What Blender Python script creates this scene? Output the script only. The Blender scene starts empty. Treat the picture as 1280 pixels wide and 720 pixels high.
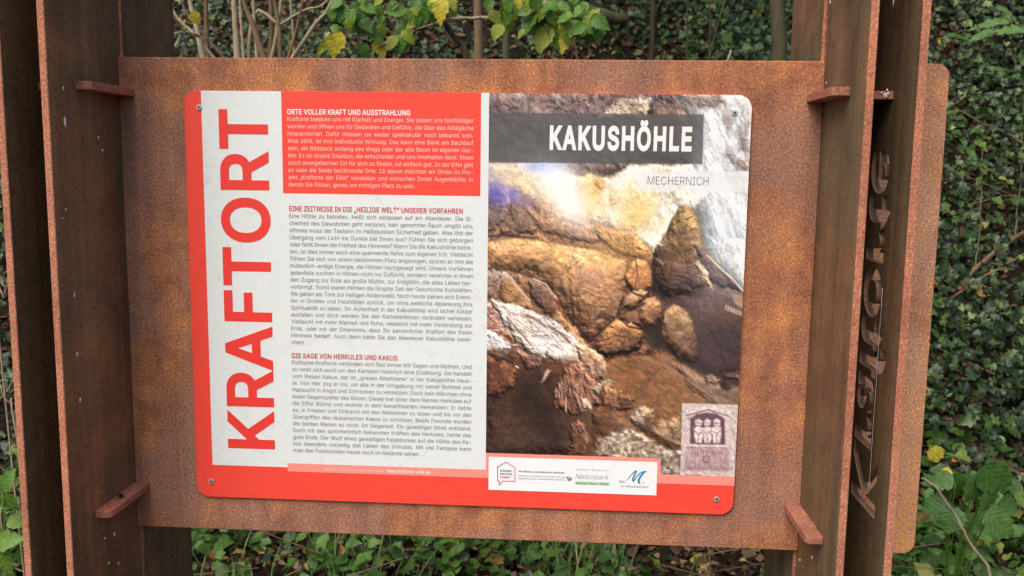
import bpy, bmesh, math, random
import numpy as np
from mathutils import Vector, Matrix, Euler
random.seed(7)
RNG = np.random.default_rng(11)
scene = bpy.context.scene
COL = scene.collection
rad = math.radians

# ------------------------------------------------------------------ camera
Z0 = 1.68                                   # height of the sign's top edge above the ground
CAM = Vector((0.68689, -1.61814, Z0 - 0.12877))
cam_d = bpy.data.cameras.new('camera'); cam = bpy.data.objects.new('camera', cam_d); COL.objects.link(cam)
cam.location = CAM; cam.rotation_euler = (1.4391, -0.01289, 0.06121)
FPX = 1136.283
cam_d.sensor_fit = 'HORIZONTAL'; cam_d.sensor_width = 36.0; cam_d.lens = 36.0 * FPX / 1280.0
cam_d.clip_start = 0.02; cam_d.clip_end = 500
cam_d.dof.use_dof = True; cam_d.dof.focus_distance = 1.62; cam_d.dof.aperture_fstop = 8.5
scene.camera = cam
CR = Euler(cam.rotation_euler, 'XYZ').to_matrix()

# ------------------------------------------------------------------ sky, sun, exposure
SUN_EL, SUN_AZ = rad(52), rad(-28)          # azimuth seen from the board: from the open side, a little left
world = bpy.data.worlds.new('World'); scene.world = world; world.use_nodes = True
wn = world.node_tree.nodes; wl = world.node_tree.links
sky = wn.new('ShaderNodeTexSky'); sky.sky_type = 'NISHITA'; sky.sun_disc = False
sky.sun_elevation = SUN_EL; sky.air_density = 1.0; sky.dust_density = 4.0; sky.ozone_density = 0.6
to_sun = Vector((math.sin(SUN_AZ) * math.cos(SUN_EL), -math.cos(SUN_AZ) * math.cos(SUN_EL), math.sin(SUN_EL)))
sky.sun_rotation = math.atan2(to_sun.x, to_sun.y)
wn['Background'].inputs['Strength'].default_value = 0.10
wl.new(sky.outputs[0], wn['Background'].inputs[0])
sun_d = bpy.data.lights.new('sun', 'SUN'); sun = bpy.data.objects.new('sun', sun_d); COL.objects.link(sun)
sun_d.energy = 1.5; sun_d.angle = rad(45); sun_d.color = (1.0, 0.965, 0.92)
sun.rotation_euler = (-to_sun).to_track_quat('-Z', 'Y').to_euler()
vs = scene.view_settings
vs.view_transform = 'Standard'; vs.look = 'None'; vs.gamma = 1.0; vs.use_curve_mapping = False
vs.exposure = 0.80

# ------------------------------------------------------------------ helpers
def at(px, py, Y):
    """photo pixel (1280x720) -> world point on the plane y = Y"""
    d = CR @ Vector(((px - 640) / FPX, (360 - py) / FPX, -1.0))
    return CAM + d * ((Y - CAM.y) / d.y)

def lin(r, g, b):
    f = lambda c: (c / 12.92 if c <= 0.04045 else ((c + 0.055) / 1.055) ** 2.4)
    return (f(r / 255), f(g / 255), f(b / 255))

def tag(o, label=None, cat=None, group=None, kind=None):
    if label: o['label'] = label
    if cat: o['category'] = cat
    if group: o['group'] = group
    if kind: o['kind'] = kind
    return o

def link(name, me, mats=None, parent=None):
    o = bpy.data.objects.new(name, me); COL.objects.link(o)
    if parent is not None: o.parent = parent
    if mats is not None and me is not None and not me.materials:
        for m in (mats if isinstance(mats, (list, tuple)) else [mats]): me.materials.append(m)
    return o

def empty(name, loc=(0, 0, 0)):
    o = bpy.data.objects.new(name, None); COL.objects.link(o); o.location = loc; o.empty_display_size = 0.05
    return o

def pydata(name, verts, faces, smooth=False):
    me = bpy.data.meshes.new(name); me.from_pydata([tuple(v) for v in verts], [], faces); me.update()
    if smooth: me.shade_smooth()
    return me

def big_mesh(name, V, F, smooth=False):
    """V (n,3) and F (m,k) numpy arrays -> mesh"""
    me = bpy.data.meshes.new(name); k = F.shape[1]
    me.vertices.add(len(V)); me.vertices.foreach_set('co', np.ascontiguousarray(V, dtype=np.float32).ravel())
    me.loops.add(F.size); me.loops.foreach_set('vertex_index', np.ascontiguousarray(F, dtype=np.int32).ravel())
    me.polygons.add(len(F)); me.polygons.foreach_set('loop_start', np.arange(0, F.size, k, dtype=np.int32))
    me.update(calc_edges=True)
    if smooth: me.shade_smooth()
    return me

def box_mesh(name, x0, x1, y0, y1, z0, z1, bevel=0.0012, edge_faces=()):
    """a bevelled plate; faces whose normal axis is in edge_faces take material slot 1"""
    bm = bmesh.new(); bmesh.ops.create_cube(bm, size=1.0)
    for v in bm.verts:
        v.co = Vector(((x0 + x1) / 2 + v.co.x * (x1 - x0), (y0 + y1) / 2 + v.co.y * (y1 - y0), (z0 + z1) / 2 + v.co.z * (z1 - z0)))
    if bevel: bmesh.ops.bevel(bm, geom=bm.edges[:], offset=bevel, segments=1, affect='EDGES', profile=0.5)
    bm.normal_update()
    for f in bm.faces:
        if any(abs(f.normal['xyz'.index(a)]) > 0.6 for a in edge_faces): f.material_index = 1
    me = bpy.data.meshes.new(name); bm.to_mesh(me); bm.free()
    return me

def tube(name, pts, radii, seg=7, smooth=True):
    """tapered tube along points"""
    V, F = [], []
    n = len(pts); pts = [Vector(p) for p in pts]
    for i, p in enumerate(pts):
        t = (pts[min(i + 1, n - 1)] - pts[max(i - 1, 0)]).normalized()
        a = Vector((0, 1, 0)) if abs(t.y) < 0.8 else Vector((1, 0, 0))
        u = t.cross(a).normalized(); w = t.cross(u)
        for k in range(seg):
            an = 2 * math.pi * k / seg
            V.append(p + (u * math.cos(an) + w * math.sin(an)) * radii[i])
    for i in range(n - 1):
        for k in range(seg):
            F.append((i * seg + k, i * seg + (k + 1) % seg, (i + 1) * seg + (k + 1) % seg, (i + 1) * seg + k))
    F.append(tuple(range(seg))[::-1]); F.append(tuple(range((n - 1) * seg, n * seg)))
    return pydata(name, V, F, smooth)

def curve_pts(ctrl, n, wob=0.0, rnd=random):
    """Catmull-Rom through control points with a little wobble"""
    P = [Vector(c) for c in ctrl]; P = [P[0] * 2 - P[1]] + P + [P[-1] * 2 - P[-2]]
    out = []
    m = len(P) - 3
    for i in range(n):
        s = i / (n - 1) * m; k = min(int(s), m - 1); t = s - k
        a, b, c, d = P[k:k + 4]
        q = 0.5 * ((2 * b) + (c - a) * t + (2 * a - 5 * b + 4 * c - d) * t * t + (3 * b - a - 3 * c + d) * t ** 3)
        if 0 < i < n - 1: q = q + Vector((rnd.uniform(-wob, wob), rnd.uniform(-wob, wob), rnd.uniform(-wob, wob)))
        out.append(q)
    return out

# ------------------------------------------------------------------ materials
def mat(name):
    m = bpy.data.materials.new(name); m.use_nodes = True
    return m, m.node_tree.nodes, m.node_tree.links, m.node_tree.nodes['Principled BSDF']

def N(nodes, kind, **kw):
    n = nodes.new(kind)
    for k, v in kw.items():
        if k in ('inputs',):
            for a, b in v.items(): n.inputs[a].default_value = b
        else: setattr(n, k, v)
    return n

def ramp(nodes, stops, interp='LINEAR'):
    r = nodes.new('ShaderNodeValToRGB'); e = r.color_ramp.elements; r.color_ramp.interpolation = interp
    while len(e) < len(stops): e.new(0.5)
    for el, (p, c) in zip(e, stops):
        el.position = p; el.color = (*c, 1.0)
    return r

def mixc(nodes, links, fac, a, b, mode='MIX'):
    n = nodes.new('ShaderNodeMix'); n.data_type = 'RGBA'; n.blend_type = mode
    for s, v in (('Factor', fac), ('A', a), ('B', b)):
        i = [q for q in n.inputs if q.name == s and (q.type == 'RGBA' if s != 'Factor' else q.type == 'VALUE')][0]
        if hasattr(v, 'is_linked'): links.new(v, i)
        elif s == 'Factor': i.default_value = v
        else: i.default_value = (*v, 1.0)
    return [o for o in n.outputs if o.type == 'RGBA'][0]

def noise(nodes, links, vec, scale, detail=4.0, rough=0.55, dist=0.0):
    n = N(nodes, 'ShaderNodeTexNoise', inputs={'Scale': scale, 'Detail': detail, 'Roughness': rough, 'Distortion': dist})
    if vec is not None: links.new(vec, n.inputs['Vector'])
    return n.outputs['Fac']

def rust(name, c_dark, c_mid, c_hot, c_grey, grain=0.5, grey_amt=0.55, bump=0.25, streak=False, rough=0.85, ochre=False, flakes=False):
    m, n, l, b = mat(name)
    tc = N(n, 'ShaderNodeTexCoord').outputs['Object']
    big = noise(n, l, tc, 3.6, 6, 0.62, 0.5)
    mid = noise(n, l, tc, 11.0, 8, 0.72, 0.4)
    fine = noise(n, l, tc, 270.0, 3, 0.7)
    speck = noise(n, l, tc, 95.0, 3, 0.6)
    r1 = ramp(n, [(0.32, c_dark), (0.48, c_mid), (0.64, c_hot)]); l.new(mid, r1.inputs[0])
    rg = ramp(n, [(0.44, (0, 0, 0)), (0.56, (1, 1, 1))]); l.new(big, rg.inputs[0])
    gm = N(n, 'ShaderNodeMath', operation='MULTIPLY', inputs={1: grey_amt}); l.new(rg.outputs[0], gm.inputs[0])
    c = mixc(n, l, gm.outputs[0], r1.outputs[0], c_grey)
    rf = ramp(n, [(0.34, (0.46, 0.42, 0.40)), (0.46, (0.84, 0.82, 0.80)), (0.54, (1.08, 1.06, 1.03)), (0.66, (1.95, 1.85, 1.65))]); l.new(fine, rf.inputs[0])
    c = mixc(n, l, grain, c, rf.outputs[0], 'MULTIPLY')
    rs = ramp(n, [(0.61, (0, 0, 0)), (0.70, (1, 1, 1))]); l.new(speck, rs.inputs[0])
    sm = N(n, 'ShaderNodeMath', operation='MULTIPLY', inputs={1: 0.5}); l.new(rs.outputs[0], sm.inputs[0])
    c = mixc(n, l, sm.outputs[0], c, tuple(0.55 * q for q in c_dark))
    bl = noise(n, l, tc, 6.5, 5, 0.62, 1.2); rb = ramp(n, [(0.34, (0.66, 0.62, 0.62)), (0.47, (0.95, 0.94, 0.95)), (0.56, (1.05, 1.03, 1.0)), (0.68, (1.26, 1.16, 0.98))]); l.new(bl, rb.inputs[0])
    c = mixc(n, l, 0.55, c, rb.outputs[0], 'MULTIPLY')
    if flakes:                              # bright flaking rust towards the wing's foot
        sx = N(n, 'ShaderNodeSeparateXYZ'); l.new(tc, sx.inputs[0])
        mr = N(n, 'ShaderNodeMapRange', inputs={'From Min': 1.28, 'From Max': 0.98, 'To Min': 0.0, 'To Max': 0.13}); l.new(sx.outputs[2], mr.inputs['Value'])
        fl = noise(n, l, tc, 130.0, 3, 0.6); sb_ = N(n, 'ShaderNodeMath', operation='ADD'); l.new(fl, sb_.inputs[0]); l.new(mr.outputs[0], sb_.inputs[1])
        rp = ramp(n, [(0.62, (0, 0, 0)), (0.68, (0.85, 0.85, 0.85))]); l.new(sb_.outputs[0], rp.inputs[0])
        c = mixc(n, l, rp.outputs[0], c, (0.80, 0.33, 0.07))
    if ochre:                               # yellower weathering along the left margin of the panel
        sx = N(n, 'ShaderNodeSeparateXYZ'); l.new(tc, sx.inputs[0])
        wob = N(n, 'ShaderNodeMath', operation='MULTIPLY_ADD', inputs={1: 0.22, 2: -0.11}); l.new(big, wob.inputs[0])
        ad = N(n, 'ShaderNodeMath', operation='ADD'); l.new(sx.outputs[0], ad.inputs[0]); l.new(wob.outputs[0], ad.inputs[1])
        mr = N(n, 'ShaderNodeMapRange', inputs={'From Min': -0.50, 'From Max': -0.60, 'To Min': 0.0, 'To Max': 0.62}); l.new(ad.outputs[0], mr.inputs['Value'])
        c = mixc(n, l, mr.outputs[0], c, (0.36, 0.205, 0.075))
        pit = noise(n, l, tc, 75.0, 3, 0.6); rp = ramp(n, [(0.58, (0, 0, 0)), (0.63, (1, 1, 1))]); l.new(pit, rp.inputs[0])
        pm = N(n, 'ShaderNodeMath', operation='MULTIPLY'); l.new(rp.outputs[0], pm.inputs[0]); l.new(mr.outputs[0], pm.inputs[1])
        c = mixc(n, l, pm.outputs[0], c, (0.10, 0.055, 0.04))
    if streak:
        mp = N(n, 'ShaderNodeMapping', inputs={'Scale': (30.0, 30.0, 0.8)}); l.new(tc, mp.inputs['Vector'])
        st = noise(n, l, mp.outputs[0], 1.0, 5, 0.6)
        rr = ramp(n, [(0.35, (0.65, 0.65, 0.65)), (0.65, (1.35, 1.32, 1.25))]); l.new(st, rr.inputs[0])
        c = mixc(n, l, 0.7 if streak is True else streak, c, rr.outputs[0], 'MULTIPLY')
    l.new(c, b.inputs['Base Color'])
    b.inputs['Roughness'].default_value = rough; b.inputs['Specular IOR Level'].default_value = 0.22
    bp = N(n, 'ShaderNodeBump', inputs={'Strength': bump, 'Distance': 0.0015}); l.new(fine, bp.inputs['Height'])
    l.new(bp.outputs[0], b.inputs['Normal'])
    return m

M_panel = rust('rusted_panel', (0.215, 0.088, 0.056), (0.355, 0.150, 0.082), (0.53, 0.228, 0.090), (0.315, 0.165, 0.120), 0.78, 0.85, 0.35, 0.45, ochre=True)
M_edge = rust('rusted_cut_edge', (0.31, 0.12, 0.070), (0.44, 0.170, 0.098), (0.54, 0.225, 0.125), (0.40, 0.190, 0.13), 0.7, 0.4, 0.3)
M_plate = rust('dark_mill_scale', (0.150, 0.074, 0.043), (0.195, 0.108, 0.062), (0.250, 0.140, 0.072), (0.140, 0.112, 0.062), 0.45, 0.7, 0.2, True, 0.75)
M_cut = rust('rusted_cut_wall', (0.15, 0.085, 0.055), (0.25, 0.145, 0.095), (0.33, 0.19, 0.115), (0.24, 0.15, 0.105), 0.5, 0.5, 0.25)
M_lug = rust('rusted_lug', (0.24, 0.095, 0.062), (0.36, 0.145, 0.092), (0.44, 0.175, 0.105), (0.30, 0.14, 0.095), 0.6, 0.4, 0.3)
M_wing = rust('rusted_wing', (0.46, 0.200, 0.105), (0.62, 0.300, 0.170), (0.76, 0.360, 0.110), (0.60, 0.340, 0.240), 0.75, 0.7, 0.35, flakes=True)

# the plates also carry scattered orange bloom and pits
nt = M_plate.node_tree; b_ = nt.nodes['Principled BSDF']; src = b_.inputs['Base Color'].links[0].from_socket
tcp = N(nt.nodes, 'ShaderNodeTexCoord').outputs['Object']
bm_ = ramp(nt.nodes, [(0.56, (0, 0, 0)), (0.72, (0.7, 0.7, 0.7))]); nt.links.new(noise(nt.nodes, nt.links, tcp, 9.0, 8, 0.75, 0.6), bm_.inputs[0])
src = mixc(nt.nodes, nt.links, bm_.outputs[0], src, (0.27, 0.120, 0.055))
pt_ = ramp(nt.nodes, [(0.63, (0, 0, 0)), (0.68, (0.75, 0.75, 0.75))]); nt.links.new(noise(nt.nodes, nt.links, tcp, 85.0, 4, 0.65), pt_.inputs[0])
src = mixc(nt.nodes, nt.links, pt_.outputs[0], src, (0.060, 0.034, 0.022))
nt.links.new(src, b_.inputs['Base Color'])

def plain(name, col, rough=0.5, spec=0.4, metal=0.0, dirt=0.0, dirt_scale=60.0, dirt_col=(0.3, 0.32, 0.27)):
    m, n, l, b = mat(name)
    b.inputs['Roughness'].default_value = rough; b.inputs['Specular IOR Level'].default_value = spec; b.inputs['Metallic'].default_value = metal
    tc = N(n, 'ShaderNodeTexCoord').outputs['Object']
    a = noise(n, l, tc, dirt_scale, 6, 0.7, 0.5); d = noise(n, l, tc, 3.2, 4, 0.6)
    r = ramp(n, [(0.53, (0, 0, 0)), (0.72, (1, 1, 1))]); l.new(a, r.inputs[0])
    r2 = ramp(n, [(0.35, (0.15, 0.15, 0.15)), (0.7, (1, 1, 1))]); l.new(d, r2.inputs[0])
    mu = N(n, 'ShaderNodeMath', operation='MULTIPLY'); l.new(r.outputs[0], mu.inputs[0]); l.new(r2.outputs[0], mu.inputs[1])
    mu2 = N(n, 'ShaderNodeMath', operation='MULTIPLY', inputs={1: dirt}); l.new(mu.outputs[0], mu2.inputs[0])
    l.new(mixc(n, l, mu2.outputs[0], col, dirt_col), b.inputs['Base Color'])
    return m

PK = 0.93                                   # printed albedo relative to the linear display value
def ink(name, r, g, b, dirt=0.0, rough=0.42, **kw):
    return plain(name, tuple(PK * c for c in lin(r, g, b)), rough, 0.35, 0.0, dirt, **kw)
M_red = ink('sign_red', 250, 78, 62, 0.30, dirt_scale=28.0, dirt_col=(0.66, 0.15, 0.11))
M_redtext = ink('print_red', 240, 66, 56)
M_darkred = ink('print_dark_red', 200, 62, 70)
M_white = ink('sign_white', 233, 236, 232, 0.85, dirt_scale=70.0, dirt_col=(0.52, 0.56, 0.50))
M_wtext = ink('print_white', 246, 244, 240)
M_pale = ink('print_pale', 252, 206, 196)
M_grey = ink('print_grey', 112, 114, 116)
M_pink = ink('print_pink', 252, 152, 136)
M_logow = ink('logo_white', 247, 248, 247, 0.12)
M_violet = ink('print_violet', 120, 100, 125)
M_mag = ink('print_magenta', 205, 40, 100)
M_teal = ink('print_teal', 70, 120, 105)
M_dgrey = ink('print_dark_grey', 82, 84, 90)
M_green = ink('print_green', 84, 128, 104)
M_lgreen = ink('print_light_green', 196, 226, 180)
M_dgreen = ink('print_deep_green', 62, 120, 70)
M_blue = ink('print_blue', 30, 140, 190)
M_mgreen = ink('print_mid_green', 40, 140, 120)
M_orange = ink('print_orange', 245, 170, 60)
M_crest = ink('print_crest', 200, 110, 70)
M_screw = plain('screw_steel', (0.50, 0.47, 0.42), 0.4, 0.5, 0.35, 0.4)
M_bolt = plain('black_bolt', (0.02, 0.02, 0.022), 0.35, 0.5, 0.3)
M_drop = plain('white_dropping', (0.72, 0.71, 0.66), 0.8, 0.2, 0, 0.3)

def leafmat(name, stops, rough=0.45, trans=0.3, spec=0.35, veins=False):
    m, n, l, b = mat(name)
    g = N(n, 'ShaderNodeNewGeometry'); oi = N(n, 'ShaderNodeObjectInfo')
    ad = N(n, 'ShaderNodeMath', operation='ADD'); l.new(g.outputs['Random Per Island'], ad.inputs[0]); l.new(oi.outputs['Random'], ad.inputs[1])
    fr = N(n, 'ShaderNodeMath', operation='FRACT'); l.new(ad.outputs[0], fr.inputs[0])
    r = ramp(n, stops); l.new(fr.outputs[0], r.inputs[0])
    tc = N(n, 'ShaderNodeTexCoord').outputs['Object']
    no = noise(n, l, tc, 90.0, 4, 0.65)
    rn = ramp(n, [(0.3, (0.7, 0.72, 0.7)), (0.7, (1.25, 1.22, 1.1))]); l.new(no, rn.inputs[0])
    c = mixc(n, l, 1.0, r.outputs[0], rn.outputs[0], 'MULTIPLY')
    if veins:                               # leaf space: midrib on x = 0, tip at y = 1
        no2 = noise(n, l, tc, 5.0, 4, 0.7); r2 = ramp(n, [(0.35, (0.62, 0.70, 0.6)), (0.65, (1.3, 1.2, 1.15))]); l.new(no2, r2.inputs[0])
        c = mixc(n, l, 1.0, c, r2.outputs[0], 'MULTIPLY')
        sx = N(n, 'ShaderNodeSeparateXYZ'); l.new(tc, sx.inputs[0])
        ab = N(n, 'ShaderNodeMath', operation='ABSOLUTE'); l.new(sx.outputs[0], ab.inputs[0])
        m1 = N(n, 'ShaderNodeMath', operation='MULTIPLY_ADD', inputs={1: -0.8}); l.new(ab.outputs[0], m1.inputs[0]); l.new(sx.outputs[1], m1.inputs[2])
        m2 = N(n, 'ShaderNodeMath', operation='MULTIPLY', inputs={1: 38.0}); l.new(m1.outputs[0], m2.inputs[0])
        sn = N(n, 'ShaderNodeMath', operation='SINE'); l.new(m2.outputs[0], sn.inputs[0])
        vr = ramp(n, [(0.80, (0, 0, 0)), (1.0, (1, 1, 1))]); l.new(sn.outputs[0], vr.inputs[0])
        md = N(n, 'ShaderNodeMath', operation='LESS_THAN', inputs={1: 0.014}); l.new(ab.outputs[0], md.inputs[0])
        mx2 = N(n, 'ShaderNodeMath', operation='MAXIMUM'); l.new(vr.outputs[0], mx2.inputs[0]); l.new(md.outputs[0], mx2.inputs[1])
        mf = N(n, 'ShaderNodeMath', operation='MULTIPLY', inputs={1: 0.28}); l.new(mx2.outputs[0], mf.inputs[0])
        lt = mixc(n, l, 1.0, c, (1.7, 1.6, 1.6), 'MULTIPLY'); c = mixc(n, l, mf.outputs[0], c, lt)
        bpv = N(n, 'ShaderNodeBump', inputs={'Strength': 0.10, 'Distance': 0.01}); bpv.invert = True; l.new(sn.outputs[0], bpv.inputs['Height']); l.new(bpv.outputs[0], b.inputs['Normal'])
    l.new(c, b.inputs['Base Color']); b.inputs['Roughness'].default_value = rough; b.inputs['Specular IOR Level'].default_value = spec
    tr = N(n, 'ShaderNodeBsdfTranslucent'); l.new(c, tr.inputs['Color'])
    mx = N(n, 'ShaderNodeMixShader', inputs={0: trans}); l.new(b.outputs[0], mx.inputs[1]); l.new(tr.outputs[0], mx.inputs[2])
    l.new(mx.outputs[0], n['Material Output'].inputs['Surface'])
    return m
M_ivy = leafmat('ivy_leaf', [(0.0, (0.009, 0.020, 0.006)), (0.45, (0.024, 0.048, 0.014)), (0.8, (0.055, 0.095, 0.028)), (0.95, (0.10, 0.155, 0.04)), (1.0, (0.17, 0.21, 0.045))], 0.40, 0.08, 0.38)
M_low = leafmat('low_leaf', [(0.0, (0.030, 0.075, 0.012)), (0.6, (0.065, 0.14, 0.022)), (0.93, (0.12, 0.22, 0.036)), (1.0, (0.28, 0.25, 0.05))], 0.5, 0.3)
M_green_leaf = leafmat('green_leaf', [(0.0, (0.065, 0.16, 0.026)), (0.6, (0.11, 0.23, 0.036)), (1.0, (0.17, 0.30, 0.05))], 0.45, 0.35, veins=True)
M_dark_leaf = leafmat('dark_green_leaf', [(0.0, (0.045, 0.12, 0.026)), (1.0, (0.085, 0.18, 0.04))], 0.45, 0.25, veins=True)
M_pale_leaf = leafmat('pale_green_leaf', [(0.0, (0.085, 0.19, 0.055)), (1.0, (0.14, 0.25, 0.08))], 0.45, 0.25, veins=True)
M_yg_leaf = leafmat('yellow_green_leaf', [(0.0, (0.16, 0.26, 0.03)), (1.0, (0.30, 0.34, 0.045))], 0.5, 0.35, veins=True)
M_y_leaf = leafmat('yellow_leaf', [(0.0, (0.58, 0.50, 0.05)), (1.0, (0.70, 0.60, 0.09))], 0.5, 0.35, veins=True)
M_o_leaf = leafmat('orange_leaf', [(0.0, (0.62, 0.17, 0.03)), (1.0, (0.66, 0.22, 0.04))], 0.5, 0.3, veins=True)
M_dry_leaf = leafmat('dry_leaf', [(0.0, (0.36, 0.20, 0.06)), (1.0, (0.50, 0.32, 0.10))], 0.7, 0.2, veins=True)
M_litter = leafmat('litter_leaf', [(0.0, (0.026, 0.015, 0.009)), (0.4, (0.070, 0.040, 0.024)), (0.75, (0.15, 0.088, 0.052)), (0.93, (0.28, 0.185, 0.11)), (1.0, (0.34, 0.25, 0.08))], 0.75, 0.1, 0.2)
M_grass = leafmat('grass_blade', [(0.0, (0.07, 0.14, 0.03)), (0.8, (0.12, 0.22, 0.05)), (1.0, (0.35, 0.30, 0.14))], 0.55, 0.3)

def bark(name, c1, c2, scale=40.0, moss=None):
    m, n, l, b = mat(name)
    tc = N(n, 'ShaderNodeTexCoord').outputs['Object']
    mp = N(n, 'ShaderNodeMapping', inputs={'Scale': (1, 1, 0.25)}); l.new(tc, mp.inputs['Vector'])
    a = noise(n, l, mp.outputs[0], scale, 5, 0.7)
    r = ramp(n, [(0.3, c1), (0.7, c2)]); l.new(a, r.inputs[0]); c = r.outputs[0]
    if moss:
        q = noise(n, l, tc, 6.0, 4, 0.6); rr = ramp(n, [(0.45, (0, 0, 0)), (0.6, (1, 1, 1))]); l.new(q, rr.inputs[0])
        c = mixc(n, l, rr.outputs[0], c, moss)
    l.new(c, b.inputs['Base Color']); b.inputs['Roughness'].default_value = 0.85; b.inputs['Specular IOR Level'].default_value = 0.2
    bp = N(n, 'ShaderNodeBump', inputs={'Strength': 0.5, 'Distance': 0.004}); l.new(a, bp.inputs['Height']); l.new(bp.outputs[0], b.inputs['Normal'])
    return m
M_pale_stem = bark('pale_stem', (0.24, 0.17, 0.10), (0.44, 0.36, 0.24))
M_brown_stem = bark('brown_stem', (0.10, 0.062, 0.034), (0.22, 0.14, 0.08))
M_dark_stem = bark('dark_stem', (0.030, 0.022, 0.015), (0.07, 0.05, 0.033))
M_vine = bark('green_vine', (0.07, 0.08, 0.035), (0.15, 0.16, 0.08))
M_trunk = bark('mossy_trunk', (0.05, 0.038, 0.026), (0.11, 0.085, 0.055), 30.0, (0.06, 0.075, 0.022))

# ------------------------------------------------------------------ ground and bank
def sst(a, b, x):
    t = np.clip((np.asarray(x, dtype=float) - a) / (b - a), 0, 1); return t * t * (3 - 2 * t)
_tab = np.random.default_rng(5).random((64, 64))
def vn(x, y):
    xi = np.floor(x).astype(int); yi = np.floor(y).astype(int); fx = x - xi; fy = y - yi
    fx = fx * fx * (3 - 2 * fx); fy = fy * fy * (3 - 2 * fy)
    g = lambda i, j: _tab[i % 64, j % 64]
    return (g(xi, yi) * (1 - fx) + g(xi + 1, yi) * fx) * (1 - fy) + (g(xi, yi + 1) * (1 - fx) + g(xi + 1, yi + 1) * fx) * fy
def ground_z(x, y):
    x = np.asarray(x, dtype=float); y = np.asarray(y, dtype=float)
    foot = 2.15 - 0.25 * sst(1.2, 2.5, x) - 0.15 * sst(0.3, -0.8, x)
    s = np.maximum(y - foot, 0.0)
    z = 0.88 * (np.sqrt(s * s + 0.12) - 0.346) - 0.28 * np.maximum(s - 7, 0)
    z = z + 0.22 * (vn(x * 0.9 + 7, y * 0.9 + 3) - 0.5) * sst(0.8, 3.0, y) + 0.08 * (vn(x * 3.1, y * 3.1) - 0.5) * sst(0.5, 2.0, y)
    return z + 0.03 * (vn(x * 1.7 + 3, y * 1.7) - 0.5)
def gz(x, y): return float(ground_z(x, y))

ax = np.concatenate([np.linspace(-60, -6, 19)[:-1], np.linspace(-6, 8, 113), np.linspace(8, 60, 19)[1:]])
ay = np.concatenate([np.linspace(-60, -3, 20)[:-1], np.linspace(-3, 9, 97), np.linspace(9, 60, 19)[1:]])
GX, GY = np.meshgrid(ax, ay); GZ = ground_z(GX, GY)
ny_, nx_ = GX.shape
idx = np.arange(nx_ * ny_).reshape(ny_, nx_)
Fq = np.stack([idx[:-1, :-1], idx[:-1, 1:], idx[1:, 1:], idx[1:, :-1]], -1).reshape(-1, 4)
m, n, l, b = mat('forest_soil')
tc = N(n, 'ShaderNodeTexCoord').outputs['Object']
r = ramp(n, [(0.3, (0.010, 0.007, 0.004)), (0.55, (0.026, 0.017, 0.010)), (0.75, (0.055, 0.036, 0.021))]); l.new(noise(n, l, tc, 14.0, 8, 0.75, 0.6), r.inputs[0])
l.new(r.outputs[0], b.inputs['Base Color']); b.inputs['Roughness'].default_value = 0.95; b.inputs['Specular IOR Level'].default_value = 0.1
bp = N(n, 'ShaderNodeBump', inputs={'Strength': 0.8, 'Distance': 0.03}); l.new(noise(n, l, tc, 30.0, 6, 0.7), bp.inputs['Height']); l.new(bp.outputs[0], b.inputs['Normal'])
tag(link('ground', big_mesh('ground', np.stack([GX.ravel(), GY.ravel(), GZ.ravel()], 1), Fq, True), m), 'forest floor of dark soil rising to a bank', 'ground', kind='structure')

# ------------------------------------------------------------------ steel frame
XL, XR = -0.1216, 1.1220                     # inner faces of the two inner front plates
XLO, XRO = -0.1942, 1.1948                   # inner faces of the two outer plates
YF = -0.2257; T = 0.012; TOPZ = 2.45
PT, PB = Z0 + 0.0583, Z0 - 0.8184            # backing panel top and bottom
frame = empty('sign_frame', (0.5, 0, 0))
tag(frame, 'rust-brown weathering steel frame of paired upright plates holding a backing panel', 'sign frame')
def fpart(name, me, mats, parent=None):
    o = link(name, me, mats); o.parent = parent or frame
    if parent is None: o.matrix_parent_inverse = Matrix.Translation((-0.5, 0, 0))
    return o
PM = [M_plate, M_edge]
fpart('post_plate', box_mesh('post_plate', XL - T, XL, YF, 0.0115, -0.15, TOPZ, 0.0012, 'yz'), PM)
fpart('post_plate', box_mesh('post_plate', XR, XR + T, YF, 0.0115, -0.15, TOPZ, 0.0012, 'yz'), PM)
fpart('post_plate', box_mesh('post_plate', XLO - T, XLO, YF, 0.0115, -0.15, TOPZ, 0.0012, 'yz'), PM)
fpart('rear_plate', box_mesh('rear_plate', XL - T + 0.0035, XL + 0.0035, 0.0125, 0.236, -0.15, TOPZ, 0.0012, 'yz'), PM)
fpart('rear_plate', box_mesh('rear_plate', XR - 0.0045, XR - 0.0045 + T, 0.0125, 0.240, -0.15, TOPZ, 0.0012, 'yz'), PM)
fpart('rear_plate', box_mesh('rear_plate', XLO - T + 0.003, XLO + 0.003, 0.0125, 0.236, -0.15, TOPZ, 0.0012, 'yz'), PM)
fpart('rear_plate', box_mesh('rear_plate', XRO - 0.003, XRO - 0.003 + T, 0.0125, 0.240, -0.15, TOPZ, 0.0012, 'yz'), PM)
backing = fpart('backing_panel', box_mesh('backing_panel', XL + 0.0003, XR - 0.0003, 0.0, 0.010, PB, PT, 0.0014), M_panel)
backing['label'] = 'wide speckled orange-brown rusty panel behind the printed sign'
fpart('light_block_plate', box_mesh('light_block_plate', XLO + 0.0003, XL - T - 0.0003, 0.0, 0.010, PB, PT, 0.001), M_plate)  # plate added at the back of the left gap to block light
fpart('light_block_plate', box_mesh('light_block_plate', XR + T + 0.0003, XRO - 0.0003, 0.0, 0.010, PB, PT, 0.001), M_plate)  # right gap closed likewise, added to keep light from passing through
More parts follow.
